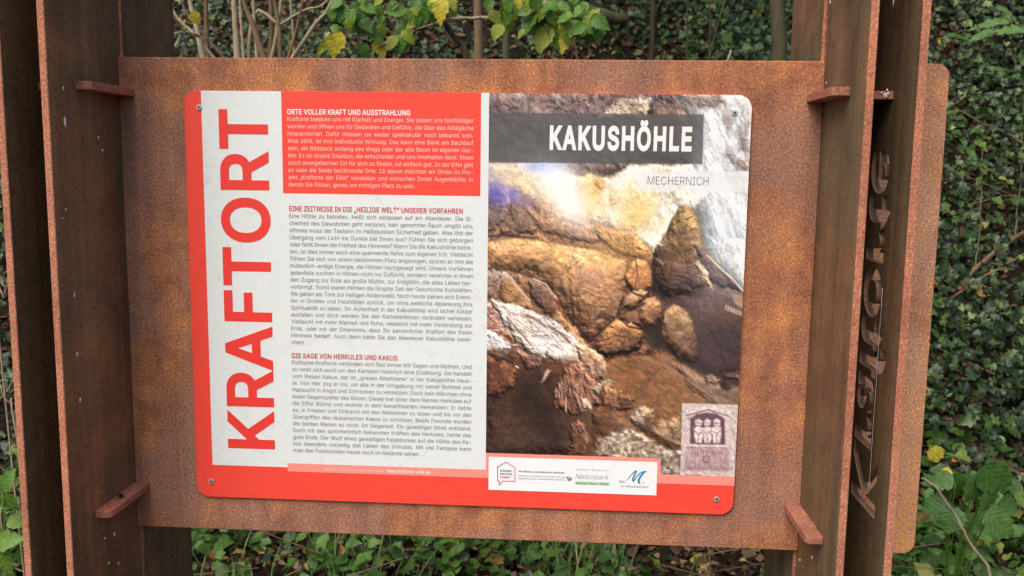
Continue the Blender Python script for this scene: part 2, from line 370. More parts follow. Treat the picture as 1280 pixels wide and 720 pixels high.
# wing with rounded outer corners
def rounded(x0, x1, z0, z1, rr, corners='abcd', seg=8):
    P = []
    for c, cx, cz, a0 in (('a', x1 - rr, z1 - rr, 0), ('b', x0 + rr, z1 - rr, 90), ('c', x0 + rr, z0 + rr, 180), ('d', x1 - rr, z0 + rr, 270)):
        if c in corners:
            for k in range(seg + 1):
                a = rad(a0 + 90 * k / seg); P.append((cx + rr * math.cos(a), cz + rr * math.sin(a)))
        else: P.append((x1 if c in 'ad' else x0, z1 if c in 'ab' else z0))
    return P
def slab(name, P, y0, y1, bevel=0.001):
    bm = bmesh.new()
    f = bm.faces.new([bm.verts.new((x, y0, z)) for x, z in P]); bm.normal_update()
    if f.normal.y > 0: f.normal_flip()
    ret = bmesh.ops.extrude_face_region(bm, geom=[f])
    # the extruded copy becomes the front; the source face the back
    vs_ = [e for e in ret['geom'] if isinstance(e, bmesh.types.BMVert)]
    for v in vs_: v.co.y = y1
    bmesh.ops.recalc_face_normals(bm, faces=bm.faces[:])
    if bevel:
        es = [e for e in bm.edges if len(e.link_faces) == 2 and e.calc_face_angle(0) > 1.0]
        bmesh.ops.bevel(bm, geom=es, offset=bevel, segments=1, affect='EDGES')
    me = bpy.data.meshes.new(name); bm.to_mesh(me); bm.free(); return me
wt, wb = at(1174, 79.5, 0).z, at(1130, 692, 0).z
fpart('wing_panel', slab('wing_panel', rounded(XRO + T + 0.0003, 1.3295, wb, wt, 0.022, 'ad'), 0.0, 0.010), M_wing)['label'] = 'rusty side panel with rounded outer corners'

# the outer right plate with a word cut through it
FONT = None
try: FONT = bpy.data.fonts.load(bpy.utils.resource_path('LOCAL') + '/datafiles/fonts/Inter.woff2')   # ships with Blender; the built-in font stands in if it is missing
except Exception: FONT = None
def text_curve(s, size=1.0, offset=0.0, space=1.0, word=1.0, res=2, shear=0.0):
    c = bpy.data.curves.new('t', 'FONT'); c.body = s; c.size = size; c.offset = offset; c.space_character = space; c.space_word = word
    c.resolution_u = res; c.shear = shear; c.fill_mode = 'BOTH'
    if FONT: c.font = FONT
    return c
def contours(ch, font=True, steps=3):
    """closed outlines of a string as point lists"""
    c = text_curve(ch)
    if not font: c.font = None if BUILTIN is None else BUILTIN
    o = bpy.data.objects.new('t', c); COL.objects.link(o)
    dg = bpy.context.evaluated_depsgraph_get(); ev = o.evaluated_get(dg).to_curve(dg); out = []
    for sp in ev.splines:
        P = []
        if sp.type == 'BEZIER':
            bz = sp.bezier_points; nb = len(bz)
            for i in range(nb):
                a, d = bz[i], bz[(i + 1) % nb]
                straight = (a.handle_right - a.co).cross(d.co - a.co).length < 1e-5 and (d.handle_left - d.co).cross(d.co - a.co).length < 1e-5
                for k in range(1 if straight else steps):
                    t = k / steps; u = 1 - t
                    q = u ** 3 * a.co + 3 * u * u * t * a.handle_right + 3 * u * t * t * d.handle_left + t ** 3 * d.co
                    P.append((q.x, q.y))
        else: P = [(p.co.x, p.co.y) for p in sp.points]
        Q = []
        for p in P:
            if not Q or abs(p[0] - Q[-1][0]) + abs(p[1] - Q[-1][1]) > 1e-4: Q.append(p)
        if len(Q) > 2 and abs(Q[0][0] - Q[-1][0]) + abs(Q[0][1] - Q[-1][1]) < 1e-4: Q.pop()
        if len(Q) > 2: out.append(Q)
    bpy.data.objects.remove(o); bpy.data.curves.remove(c)
    return out
def area2(P): return sum(P[i][0] * P[(i + 1) % len(P)][1] - P[(i + 1) % len(P)][0] * P[i][1] for i in range(len(P)))
def grow(P, d, sgn):
    """move an outline outward (ink side out) by d"""
    if not d: return P
    Q = []; n_ = len(P)
    for i in range(n_):
        a, b_, c_ = Vector(P[i - 1]), Vector(P[i]), Vector(P[(i + 1) % n_])
        e1 = (b_ - a).normalized(); e2 = (c_ - b_).normalized()
        n1 = Vector((e1.y, -e1.x)); n2 = Vector((e2.y, -e2.x)); m_ = n1 + n2
        if m_.length < .3: m_ = n1
        m_ = m_.normalized(); k = 1 / max(.5, m_.dot(n1)); q = b_ + m_ * (d * k * sgn); Q.append((q.x, q.y))
    return Q
from mathutils.geometry import delaunay_2d_cdt
GLY = {}
def xmax_of(sx): return max(p[0] for L in contours(sx, steps=1) for p in L)
BUILTIN = bpy.data.curves.new('t', 'FONT').font
BARS = None
def glyph(ch, bold=0.0, steps=3):
    """V (n,3) with a stacking index in z, F, advance"""
    global BARS
    key = (ch, bold, steps)
    if key in GLY: return GLY[key]
    if BARS is None: BARS = xmax_of('II')
    adv = xmax_of('I' + ch + 'I') - BARS
    V, F = [], []
    if ch.strip():                          # constrained triangulation, kept where the winding number is not zero
        Ls = contours(ch, steps=steps); so = 1 if area2(max(Ls, key=lambda L: abs(area2(L)))) > 0 else -1
        Ls = [grow(L, bold, so) for L in Ls]; vs_ = [Vector(p) for L in Ls for p in L]; ed, o_ = [], 0
        for L in Ls: ed += [(o_ + k, o_ + (k + 1) % len(L)) for k in range(len(L))]; o_ += len(L)
        r_ = delaunay_2d_cdt(vs_, ed, [], 0, 1e-6)
        cv, tri = np.array([(v.x, v.y) for v in r_[0]]), np.array([f for f in r_[2] if len(f) == 3])
        ce = cv[tri].mean(1); wn_ = np.zeros(len(tri), int)
        for L in Ls:
            A = np.array(L); B_ = np.roll(A, -1, 0)
            for (x0, y0), (x1, y1) in zip(A, B_):
                up_ = (y0 <= ce[:, 1]) & (y1 > ce[:, 1]); dn = (y0 > ce[:, 1]) & (y1 <= ce[:, 1])
                cr = (x1 - x0) * (ce[:, 1] - y0) - (ce[:, 0] - x0) * (y1 - y0); wn_ += (up_ & (cr > 0)).astype(int) - (dn & (cr < 0)).astype(int)
        F = [tuple(int(q) for q in t) for t in tri[wn_ != 0]]; V = [(x, y, 0) for x, y in cv]
    GLY[key] = (np.array(V, float).reshape(-1, 3), F, adv); return GLY[key]
def text_mesh(s, offset=0.0, space=1.0, word=1.0, res=2, shear=0.0):
    """flat glyphs laid out on a baseline: V (x, y, stack), F"""
    AV, AF, x, off = [], [], 0.0, 0
    for ch in s:
        V, F, adv = glyph(ch, offset, max(2, res))
        if len(V):
            W = V.copy(); W[:, 0] += x + shear * W[:, 1]; AV.append(W); AF += [tuple(q + off for q in f) for f in F]; off += len(W)
        x += adv * space + 2 * offset * .6 if ch != ' ' else adv * word
    return np.concatenate(AV), AF
CAPH = float(glyph('H')[0][:, 1].max())

z_lo = at(1092, 634, -0.115).z; z_hi = at(1104, 186, -0.115).z
Y_base, Y_cap = -0.052, -0.172
loops = contours('Kraftorte', False, 5)
_so = 1 if area2(max(loops, key=lambda L: abs(area2(L)))) > 0 else -1
loops = [grow(L, 0.024, _so) for L in loops]
axx = [p[0] for L in loops for p in L]; ayy = [p[1] for L in loops for p in L]
x0_, x1_, y1_ = min(axx), max(axx), max(ayy)
cut = bpy.data.curves.new('cut', 'CURVE'); cut.dimensions = '2D'; cut.fill_mode = 'BOTH'; cut.extrude = T / 2; cut.resolution_u = 1
def add_loop(P):
    s = cut.splines.new('POLY'); s.points.add(len(P) - 1); s.use_cyclic_u = True
    for p, q in zip(s.points, P): p.co = (q[0], q[1], 0, 1)
# local curve x -> world z, curve y -> world -Y
mz = lambda x: z_lo + (x - x0_) / (x1_ - x0_) * (z_hi - z_lo)
my = lambda y: -(Y_base + y / y1_ * (Y_cap - Y_base))
add_loop([(-0.15, -0.0115), (TOPZ, -0.0115), (TOPZ, -YF), (-0.15, -YF)])
for L in loops: add_loop([(mz(p[0]), my(p[1])) for p in L])
co_ = bpy.data.objects.new('cut', cut); COL.objects.link(co_)
dg = bpy.context.evaluated_depsgraph_get(); me = bpy.data.meshes.new_from_object(co_.evaluated_get(dg)); bpy.data.objects.remove(co_)
for v in me.vertices:
    x, y, z = v.co; v.co = (XRO + T / 2 - z, -y, x)
me.update(); me.name = 'letter_plate'; me.materials.clear()
bm = bmesh.new(); bm.from_mesh(me); bmesh.ops.remove_doubles(bm, verts=bm.verts[:], dist=1e-5); bmesh.ops.recalc_face_normals(bm, faces=bm.faces[:])
for f in bm.faces:
    cm_ = f.calc_center_median(); f.smooth = False; f.material_index = 0 if abs(f.normal.x) > 0.5 else (1 if cm_.y < YF + .004 or cm_.z > TOPZ - .01 else 2)
bm.to_mesh(me); bm.free()
fpart('letter_plate', me, PM + [M_cut])['label'] = 'dark upright plate with rounded lettering cut through it'

# lugs that clamp the panel, with a bolt on one
def lug(x0, x1, z0, z1, y0, inner):
    """bar along the plate; inner = +1 when the free side points to +x"""
    ch = 0.007
    xs = (x0, x1) if inner > 0 else (x1, x0)
    P = [(xs[0], y0), (xs[1] - inner * ch, y0), (xs[1] - inner * 0.002, y0 + ch * 0.7), (xs[1], y0 + ch * 1.6), (xs[1], -0.0003), (xs[0], -0.0003)]
    bm = bmesh.new()
    f = bm.faces.new([bm.verts.new((x, y, z0)) for x, y in P])
    r_ = bmesh.ops.extrude_face_region(bm, geom=[f])
    for v in r_['geom']:
        if isinstance(v, bmesh.types.BMVert): v.co.z = z1
    bmesh.ops.recalc_face_normals(bm, faces=bm.faces[:])
    bmesh.ops.bevel(bm, geom=bm.edges[:], offset=0.0008, segments=1, affect='EDGES')
    me = bpy.data.meshes.new('lug'); bm.to_mesh(me); bm.free()
    return fpart('lug', me, M_lug)
yl = -0.150
LW = 0.029
zu_l = at(105, 106.5, yl).z; zu_r = at(1048, 114, yl).z
zb_l = at(133, 643.5, yl).z; zb_r = at(1017, 676, yl).z
lug(XL + 0.0002, XL + LW, zu_l - 0.0068, zu_l + 0.0068, yl, 1)
lug(XR - LW, XR - 0.0002, zu_r - 0.0068, zu_r + 0.0068, yl, -1)
lb = lug(XL + 0.0002, XL + LW, zb_l - 0.0065, zb_l + 0.0065, yl, 1)
lug(XR - LW, XR - 0.0002, zb_r - 0.0065, zb_r + 0.0065, yl, -1)
def cyl(name, c, r, h, axis='z', seg=14, bev=0.001):
    bm = bmesh.new(); bmesh.ops.create_cone(bm, cap_ends=True, segments=seg, radius1=r, radius2=r, depth=h)
    es = [e for e in bm.edges if e.calc_face_angle(0) > 1.0]
    if bev: bmesh.ops.bevel(bm, geom=es, offset=bev, segments=2, affect='EDGES')
    if axis == 'y': bmesh.ops.rotate(bm, verts=bm.verts[:], matrix=Matrix.Rotation(rad(90), 3, 'X'))
    bmesh.ops.translate(bm, verts=bm.verts[:], vec=c)
    me = bpy.data.meshes.new(name); bm.to_mesh(me); bm.free(); return me
fpart('bolt', cyl('bolt', (XL + 0.0145, -0.085, zb_l + 0.0065 + 0.0035), 0.0042, 0.008), M_bolt, lb)
# spacer bars between the paired plates
zs_r = at(1106, 119, -0.13).z; zs_l = at(46, 108, -0.13).z
fpart('spacer', box_mesh('spacer', XR + T + 0.0002, XRO - 0.0002, -0.13, -0.0004, zs_r - 0.0065, zs_r + 0.0065, 0.0008), M_lug)
fpart('spacer', box_mesh('spacer', XLO + 0.0002, XL - T - 0.0002, -0.13, -0.0004, zs_l - 0.0065, zs_l + 0.0065, 0.0008), M_lug)
# pale bird droppings and flecks stuck to the plates
def blob(c, sx, sy, sz, seed):
    rg = random.Random(seed); bm = bmesh.new(); bmesh.ops.create_icosphere(bm, subdivisions=2, radius=1)
    for v in bm.verts: v.co = Vector((v.co.x * sx, v.co.y * sy, v.co.z * sz)) * rg.uniform(0.6, 1.15) + Vector(c)
    me = bpy.data.meshes.new('dropping'); bm.to_mesh(me); bm.free(); me.shade_smooth(); return me
for i, (px, py, hx, hz) in enumerate(((81, 152, 1.3, 7), (93, 369, .8, 4), (96.5, 443, .9, 3), (100, 500, .9, 3.5), (143, 668, 1.3, 4), (131, 673, 1.0, 1.6), (136, 704, 1.2, 2), (148, 704, 1.0, 3), (123, 172, 1.0, 2.5), (79, 110, .7, 3), (128, 188, .8, 2), (82, 262, .7, 2), (78, 273, .7, 1.6))):
    # intersect the pixel ray with the inner face x = XL
    d = CR @ Vector(((px - 640) / FPX, (360 - py) / FPX, -1.0)); p = CAM + d * ((XL - CAM.x) / d.x)
    fpart('dropping', blob((XL, p.y, p.z), 0.0012, 0.0028 * hx, 0.0013 * hz, i), M_drop)
for i, (px, py, hx, hz) in enumerate(((1038, 3, .8, 3.0), (1033, 104, .7, 1.5), (1015, 697, .9, 2.5), (1000, 700, 1, 2))):
    d = CR @ Vector(((px - 640) / FPX, (360 - py) / FPX, -1.0)); p = CAM + d * ((XR - CAM.x) / d.x)
    fpart('dropping', blob((XR, p.y, p.z), 0.0012, 0.0025 * hx, 0.0013 * hz, 40 + i), M_drop)
for i, (dx, dz, s) in enumerate(((0.0, 0, 1), (0.004, 0.003, .7), (-.006, 0.004, .5), (0.002, 0.008, .5))):
    p = at(1107, 116, -0.131); fpart('dropping', blob((p.x + dx, -0.1305, p.z + dz - 0.004), 0.004 * s, 0.0012, 0.005 * s, 60 + i), M_drop)
p = at(1120, 3, -0.1); fpart('dropping', blob((XRO, p.y, p.z), 0.0014, 0.003, 0.009, 77), M_drop)

th = [at(1102, 360, -0.14), at(1098, 450, -0.14), at(1094, 550, -0.14), at(1090, 628, -0.14)]
fpart('pale_thread', tube('pale_thread', [(XRO - 0.0012, p.y, p.z) for p in curve_pts(th, 10, .0008)], [.00032] * 10, 4), M_drop)  # thin pale thread down the lettered plate's inner face

# ------------------------------------------------------------------ the printed sign
SH = 0.75238                                 # sign height for a width of 1
YS = -0.0062                                 # its front face
def homog(src, dst):
    A, B_ = [], []
    for (x, y), (u, v) in zip(src, dst):
        A.append([x, y, 1, 0, 0, 0, -u * x, -u * y]); B_.append(u)
        A.append([0, 0, 0, x, y, 1, -v * x, -v * y]); B_.append(v)
    return np.append(np.linalg.solve(np.array(A, float), np.array(B_, float)), 1).reshape(3, 3)
PIX = [(229, 111.7), (940.7, 120), (916, 645), (246.7, 619.5)]
UV = [(0, 0), (1, 0), (1, -SH), (0, -SH)]
HM = homog(PIX, UV); HI = np.linalg.inv(HM)
def S(px, py):
    q = HM @ np.array([px, py, 1.0]); return q[0] / q[2], q[1] / q[2]
sign = empty('information_sign', (0.5, YS, Z0 - SH))
tag(sign, 'red and white printed information sign with cave photo, screwed to the rusty panel', 'sign')
def spart(name, me, mats, parent=None):
    o = link(name, me, mats); o.parent = parent or sign
    if parent is None: o.matrix_parent_inverse = Matrix.Translation((-0.5, -YS, -(Z0 - SH)))
    return o
board = spart('board', slab('board', [(x, z + Z0) for x, z in rounded(0, 1, -SH, 0, 0.024)], -0.0002, YS, 0.0008), M_red)
LAY = 0.00022
def sheet(name, P, lay, mats, parent=None):
    return spart(name, pydata(name, [(u, YS - lay * LAY, v + Z0) for u, v in P], [tuple(range(len(P)))[::-1] if poly_area(P) > 0 else tuple(range(len(P)))]), mats, parent)
def poly_area(P): return sum(P[i][0] * P[(i + 1) % len(P)][1] - P[(i + 1) % len(P)][0] * P[i][1] for i in range(len(P)))
def rect(u0, v0, u1, v1): return [(u0, v0), (u1, v0), (u1, v1), (u0, v1)]
E_ = 0.0002                                  # prints stop just short of the bevelled edge
uW0 = S(251, 112.5)[0]; uCol = S(350, 114)[0]; uPh = S(611, 118)[0] * .5 + S(608, 568)[0] * .5; uBx1 = S(601, 180)[0]
vWb = S(310, 581.5)[1]; vTb = S(480, 582.5)[1]; vRb = S(476, 243)[1]
sheet('white_field', [(uW0, -E_), (uPh, -E_), (uPh, vTb), (uCol, vTb), (uCol, vWb), (uW0, vWb)], 1, M_white)
sheet('red_text_box', rect(uCol + 0.002, -E_, uBx1, vRb), 2, M_red)
vPk = S(480, 592.8)[1]; vPk2 = S(870, 606.5)[1]; vPh = S(870, 595)[1]
sheet('pink_strip', rect(uCol, vTb, uPh, vPk), 1, M_pink)
lx0, lv0 = S(607.5, 566); lx1, _ = S(826, 574); _, lv1 = S(607.5, 592)
uR = 1 - E_
sheet('pink_strip', rect(lx1, vPh, uR, vPk2), 1, M_pink)
lb_ = sheet('logo_border', rect(uPh, lv0, lx1, vPk2), 2, M_pink)
b0 = S(611.2, 570.8); b1 = S(820.3, 619.8)
logo = sheet('logo_box', rect(b0[0], b0[1], b1[0], b1[1]), 3, M_logow)

# screws
for px, py in ((249, 133), (264.5, 600.5), (895.5, 624.5), (918.2, 142.5)):
    u, v = S(px, py)
    s_ = spart('screw', cyl('screw', (u, YS - 0.0012, v + Z0), 0.0052, 0.0026, 'y', 18, 0.0009), M_screw)
    spart('socket', cyl('socket', (u, YS - 0.00262, v + Z0), 0.0021, 0.0006, 'y', 6, 0), M_bolt, s_)

def put_text(name, s, mats, base_left, base_right=None, cap=None, height=None, lay=3, parent=None, bold=0.0, rot=0, size=None, shear=0.0, xs=None, res=2, space=1.0):
    """flat lettering: baseline start (u,v), end u, cap height or size; rot in quarter turns"""
    V, F = text_mesh(s, offset=bold, shear=shear, res=res, space=space)
    if size is None: size = cap / CAPH
    x0 = V[:, 0].min(); w = V[:, 0].max() - x0
    sx = (abs(base_right - base_left[0]) / w) if base_right is not None else size * (xs or 1)
    X = (V[:, 0] - x0) * sx; Y = V[:, 1] * size
    u0, v0 = base_left
    P = np.stack([u0 + X, YS - lay * LAY - V[:, 2] * 2e-5, v0 + Y + Z0], 1)
    return spart(name, pydata(name, P, F), mats, parent)

# vertical title
V, F = text_mesh('KRAFTORT', offset=0.022, res=6)
ub0, vb0 = S(347.5, 561); ut, vt = S(331, 136); ucap = (S(286, 561)[0] + S(273, 150)[0]) / 2; ubase = (ub0 + ut) / 2
xmin, xmax = V[:, 0].min(), V[:, 0].max(); capm = CAPH + 0.044
P = np.stack([ubase - (V[:, 1] + .022) / capm * (ubase - ucap), YS - 3 * LAY - V[:, 2] * 2e-5, vb0 + (V[:, 0] - xmin) / (xmax - xmin) * (vt - vb0) + Z0], 1)
spart('title_lettering', pydata('title_lettering', P, F), M_redtext)

def paragraph(name, lines, mats, px0, py_first, py_last, px_right, size_k=0.80, parent=None):
    """justified block; the last line and lines ending in '|' stay ragged"""
    uL, v0 = S(px0, py_first); _, v1 = S(px0 + 2, py_last); uR_ = S(px_right, py_first)[0]
    step = (v1 - v0) / (len(lines) - 1); size = -step * size_k * 0.727 / CAPH
    raw = []
    for s in lines:
        V1, F1 = text_mesh(s, res=1); V2, _ = text_mesh(s, word=2.0, res=1) if ' ' in s else (V1, 0)
        raw.append((V1[:, 0].min(), V1[:, 0].max(), V2[:, 0].max()))
    widths = sorted(b_ - a_ for a_, b_, c_ in raw[:-1]); xs = (uR_ - uL) / (size * widths[int(len(widths) * 0.82)])
    AV, AF, off = [], [], 0
    for i, (s, (a_, b_, c_)) in enumerate(zip(lines, raw)):
        k, sx = 1.0, xs
        if i < len(lines) - 1 and c_ > b_:
            need = (uR_ - uL) / (size * xs) - (b_ - a_)
            k = 1 + need / (c_ - b_); k = max(k, 0.55)
        V, F = text_mesh(s, word=k, res=1)
        if i < len(lines) - 1: sx = (uR_ - uL) / (size * (V[:, 0].max() - a_))
        AV.append(np.stack([uL + (V[:, 0] - a_) * size * sx, YS - 3 * LAY - V[:, 2] * 2e-5, v0 + step * i + V[:, 1] * size + Z0], 1))
        AF += [tuple(q + off for q in f) for f in F]; off += len(V)
    return spart(name, pydata(name, np.concatenate(AV), AF), mats, parent)

def heading(s, mats, px0, py, px1, parent=None):
    p0 = S(px0, py); put_text('heading_text', s, mats, p0, S(px1, py)[0], cap=0.0088, bold=0.018, res=2)
heading('ORTE VOLLER KRAFT UND AUSSTRAHLUNG', M_wtext, 359, 142, 513)
paragraph('paragraph_text', ['Kraftorte beleben uns mit Klarheit und Energie. Sie lassen uns feinfühliger', 'werden und öffnen uns für Gedanken und Gefühle, die über das Alltägliche',
    'hinausreichen. Dafür müssen sie weder spektakulär noch bekannt sein.', 'Was zählt, ist ihre individuelle Wirkung. Das kann eine Bank am Bachlauf',
    'sein, ein Bildstock entlang des Wegs oder der alte Baum im eigenen Gar-', 'ten. Es ist unsere Intuition, die entscheidet und uns innehalten lässt. Einen',
    'solch energetischen Ort für sich zu finden, tut einfach gut. In der Eifel gibt', 'es viele die Seele berührende Orte. 15 davon möchten wir Ihnen im Pro-',
    'jekt „Kraftorte der Eifel“ vorstellen und wünschen Ihnen Augenblicke, in', 'denen Sie fühlen, genau am richtigen Platz zu sein.'], M_pale, 359.3, 150.4, 232.2, 592)
heading('EINE ZEITREISE IN DIE „HEILIGE WELT“ UNSERER VORFAHREN', M_darkred, 361.7, 263, 578.5)
paragraph('paragraph_text', ['Eine Höhle zu betreten, heißt sich einlassen auf ein Abenteuer. Die Si-', 'cherheit des Gewohnten geht verloren, kein genormter Raum umgibt uns,',
    'oftmals muss der Tastsinn im Halbdunklen Sicherheit geben. Was löst der', 'Übergang vom Licht ins Dunkle bei Ihnen aus? Fühlen Sie sich geborgen',
    'oder fehlt Ihnen die Freiheit des Himmels? Wenn Sie die Kakushöhle betre-', 'ten, ist dies immer auch eine spannende Reise zum eigenen Ich. Vielleicht',
    'fühlen Sie sich von einem bestimmten Platz angezogen, spüren an ihm die', 'mütterlich-erdige Energie, die Höhlen nachgesagt wird. Unsere Vorfahren',
    'jedenfalls suchten in Höhlen nicht nur Zuflucht, sondern verehrten in ihnen', 'den Zugang zur Erde als große Mutter, zur Erdgöttin, die alles Leben her-',
    'vorbringt. Somit waren Höhlen die längste Zeit der Geschichte Kultstätten.', 'Sie galten als Tore zur heiligen Anderswelt. Noch heute ziehen sich Eremi-',
    'ten in Grotten und Felshöhlen zurück, um ohne weltliche Ablenkung ihre', 'Spiritualität zu leben. Ihr Aufenthalt in der Kakushöhle wird sicher kürzer',
    'ausfallen und doch werden Sie den Kartsteinfelsen verändert verlassen.', 'Vielleicht mit mehr Klarheit und Ruhe, vielleicht mit mehr Verbindung zur',
    'Erde, oder mit der Erkenntnis, dass Ihr persönlicher Kraftort des freien', 'Himmels bedarf. Auch dann hätte Sie das Abenteuer Kakushöhle berei-', 'chert.'], M_grey, 361.7, 271.7, 429.3, 591.5)
heading('DIE SAGE VON HERKULES UND KAKUS', M_darkred, 365.2, 446.6, 497)
paragraph('paragraph_text', ['Kultische Kraftorte verbinden sich fast immer mit Sagen und Mythen. Und', 'so rankt sich auch um den Kartstein natürlich eine Erzählung. Sie handelt',
    'vom Riesen Kakus, der im „grauen Alterthume“ in der Kakushöhle haus-', 'te. Von hier zog er los, um alle in der Umgebung mit seiner Rohheit und',
    'Habsucht in Angst und Schrecken zu versetzen. Doch kein Märchen ohne', 'einen Gegenspieler des Bösen. Dieser trat unter dem Namen Herkules auf',
    'die Eifler Bühne und wohnte in dem benachbarten Herkelstein. Er liebte', 'es, in Frieden und Eintracht mit den Menschen zu leben und sie vor den',
    'Übergriffen des räuberischen Kakus zu schützen. Beste Freunde wurden', 'die beiden Riesen so nicht. Im Gegenteil. Ein gewaltiger Streit entstand.',
    'Doch mit den sprichwörtlich bekannten Kräften des Herkules, nahte das', 'gute Ende. Der Wurf eines gewaltigen Felsblockes auf die Höhle des Ka-',
    'kus beendete vorzeitig das Leben des Unholds. Mit viel Fantasie kann', 'man den Felsbrocken heute noch im Gelände sehen ...'], M_grey, 365.2, 454.6, 564.2, 589.8)
put_text('footer_text', 'Weitere Kraftorte finden Sie unter:', M_pale, S(405, 587.3), S(480, 590)[0], cap=0.0058)
put_text('footer_text', 'www.kraftorte-eifel.de', M_wtext, (S(484, 590)[0], S(405, 587.3)[1]), S(538, 591)[0], cap=0.0062, bold=0.012)

# ---- the printed cave photograph: colours painted per vertex on a flat sheet
VW = (1.0 - E_ - uPh); VH = -vPh - E_
NU, NV = 430, 590
uu = np.linspace(uPh, uR, NU); vv = np.linspace(-E_, vPh, NV)
UU, VVg = np.meshgrid(uu, vv)
q = np.einsum('ij,jkl->ikl', HI, np.stack([UU, VVg, np.ones_like(UU)]))
X, Yp = q[0] / q[2], q[1] / q[2]            # photo pixels of every vertex
PX_STEP = (X[0, -1] - X[0, 0]) / NU
_tabs = {}
def pn(x, y, seed):
    if seed not in _tabs: _tabs[seed] = np.random.default_rng(seed).random((128, 128))
    tb = _tabs[seed]
    xi = np.floor(x).astype(int); yi = np.floor(y).astype(int); fx = x - xi; fy = y - yi
    fx = fx * fx * (3 - 2 * fx); fy = fy * fy * (3 - 2 * fy)
    g = lambda i, j: tb[i % 128, j % 128]
    return (g(xi, yi) * (1 - fx) + g(xi + 1, yi) * fx) * (1 - fy) + (g(xi, yi + 1) * (1 - fx) + g(xi + 1, yi + 1) * fx) * fy
def fbm(scale, octv=5, seed=1, ang=0.0, stretch=1.0, gain=0.55, warp=0.0, sl=np.s_[:, :]):
    a = math.radians(ang); x = X[sl]; y = Yp[sl]
    u = (x * math.cos(a) + y * math.sin(a)) / (scale * stretch); v = (-x * math.sin(a) + y * math.cos(a)) / scale
    if warp:
        wx = pn(x / (scale * 1.5) + 9.1, y / (scale * 1.5) + 2.7, seed + 50); wy = pn(x / (scale * 1.5) + 3.3, y / (scale * 1.5) + 8.2, seed + 51)
        u = u + warp * (wx - .5); v = v + warp * (wy - .5)
    t = np.zeros_like(u); am = 1.0; tot = 0
    for o in range(octv):
        t += am * pn(u + 17.3 * o, v + 5.9 * o, seed + o); tot += am; am *= gain; u = u * 2.03; v = v * 2.03
    return t / tot
def sdf(P, sl):
    x = X[sl]; y = Yp[sl]; inside = np.zeros(x.shape, bool); d = np.full(x.shape, 1e9)
    for i in range(len(P)):
        (ax_, ay_), (bx, by) = P[i], P[(i + 1) % len(P)]
        ex, ey = bx - ax_, by - ay_; L = ex * ex + ey * ey + 1e-9
        t = np.clip(((x - ax_) * ex + (y - ay_) * ey) / L, 0, 1)
        d = np.minimum(d, np.hypot(x - ax_ - t * ex, y - ay_ - t * ey))
        if ay_ != by: inside ^= ((ay_ > y) != (by > y)) & (x < (bx - ax_) * (y - ay_) / (by - ay_) + ax_)
    return np.where(inside, d, -d)
CV = np.zeros((NV, NU, 3)); CV[:] = (92, 70, 58)
_sd = [100]
def window(P, pad=8):
    xs_ = [p[0] for p in P]; ys_ = [p[1] for p in P]
    m_ = (X > min(xs_) - pad) & (X < max(xs_) + pad) & (Yp > min(ys_) - pad) & (Yp < max(ys_) + pad)
    if not m_.any(): return None
    r_ = np.where(m_.any(1))[0]; c_ = np.where(m_.any(0))[0]
    return np.s_[r_[0]:r_[-1] + 1, c_[0]:c_[-1] + 1]
def rock(P, c1, c2=None, R=10, jit=2.6, tex=9, ts=1.0, ang=0, stretch=1, con=0.75, edge=0.22, grain=0.30, soft=1.8, crack=0.36, huev=0.7, dome=0.42, L=(0.45, -0.65, 0.6), alpha=1.0, axis='y', warp=1.0):
    """a stone with rough outline, domed shading and grain"""
    _sd[0] += 13; sd = _sd[0]
    sl = window(P)
    if sl is None: return
    d = sdf(P, sl) + jit * 2 * (fbm(7, 4, sd, sl=sl) - .5) * 1.6
    t = np.clip(d / R, 0, 1); h = R * (1 - (1 - t) ** 2) * dome
    f1 = fbm(tex, 5, sd + 1, ang, stretch, 0.52, warp, sl); rid = 1 - np.abs(2 * fbm(tex * 1.3, 4, sd + 7, ang, stretch, 0.5, warp, sl) - 1)
    ck = np.exp(-((fbm(tex * 1.8, 5, sd + 21, ang + 20, stretch * 1.3, 0.55, warp * 1.3, sl) - .5) / .012) ** 2)
    h = h + 0.36 * ts * tex * 0.9 * f1 + 0.32 * ts * tex * 0.5 * rid
    gy, gx = np.gradient(h); gx = gx / PX_STEP; gy = gy / PX_STEP
    nz = 1 / np.sqrt(gx * gx + gy * gy + 1); sh = (-gx * L[0] - gy * L[1] + L[2]) * nz
    sh = 0.60 + con * (sh - 0.55)
    sh = np.clip(sh, 0.16, 1.7) * (1 + grain * (fbm(3.2, 3, sd + 3, ang, max(1.5, stretch), sl=sl) - .5) * 1.1) * (1 + .55 * (fbm(tex * 2.2, 3, sd + 31, ang, stretch, sl=sl) - .5))
    sh = sh * (1 - edge * np.exp(-np.maximum(d, 0) / 2.0)) / 0.66 * (1 - crack * ck)
    c1 = np.array(c1, float); c2 = np.array(c2 if c2 is not None else c1, float)
    ys_ = [p[1] for p in P] if axis == 'y' else [p[0] for p in P]; co = Yp[sl] if axis == 'y' else X[sl]
    g = np.clip((co - min(ys_)) / (max(ys_) - min(ys_)) + 0.5 * (fbm(22, 3, sd + 5, sl=sl) - .5), 0, 1)[..., None]
    col = (c1 * (1 - g) + c2 * g) * sh[..., None]
    hue = huev * (fbm(14, 4, sd + 9, sl=sl) - .5)[..., None]; col = col * (1 + hue * np.array([0.25, 0.05, -0.3]))
    mk = alpha * np.clip(d / soft * .5 + .5, 0, 1)[..., None]
    CV[sl] = CV[sl] * (1 - mk) + np.clip(col, 0, 255) * mk
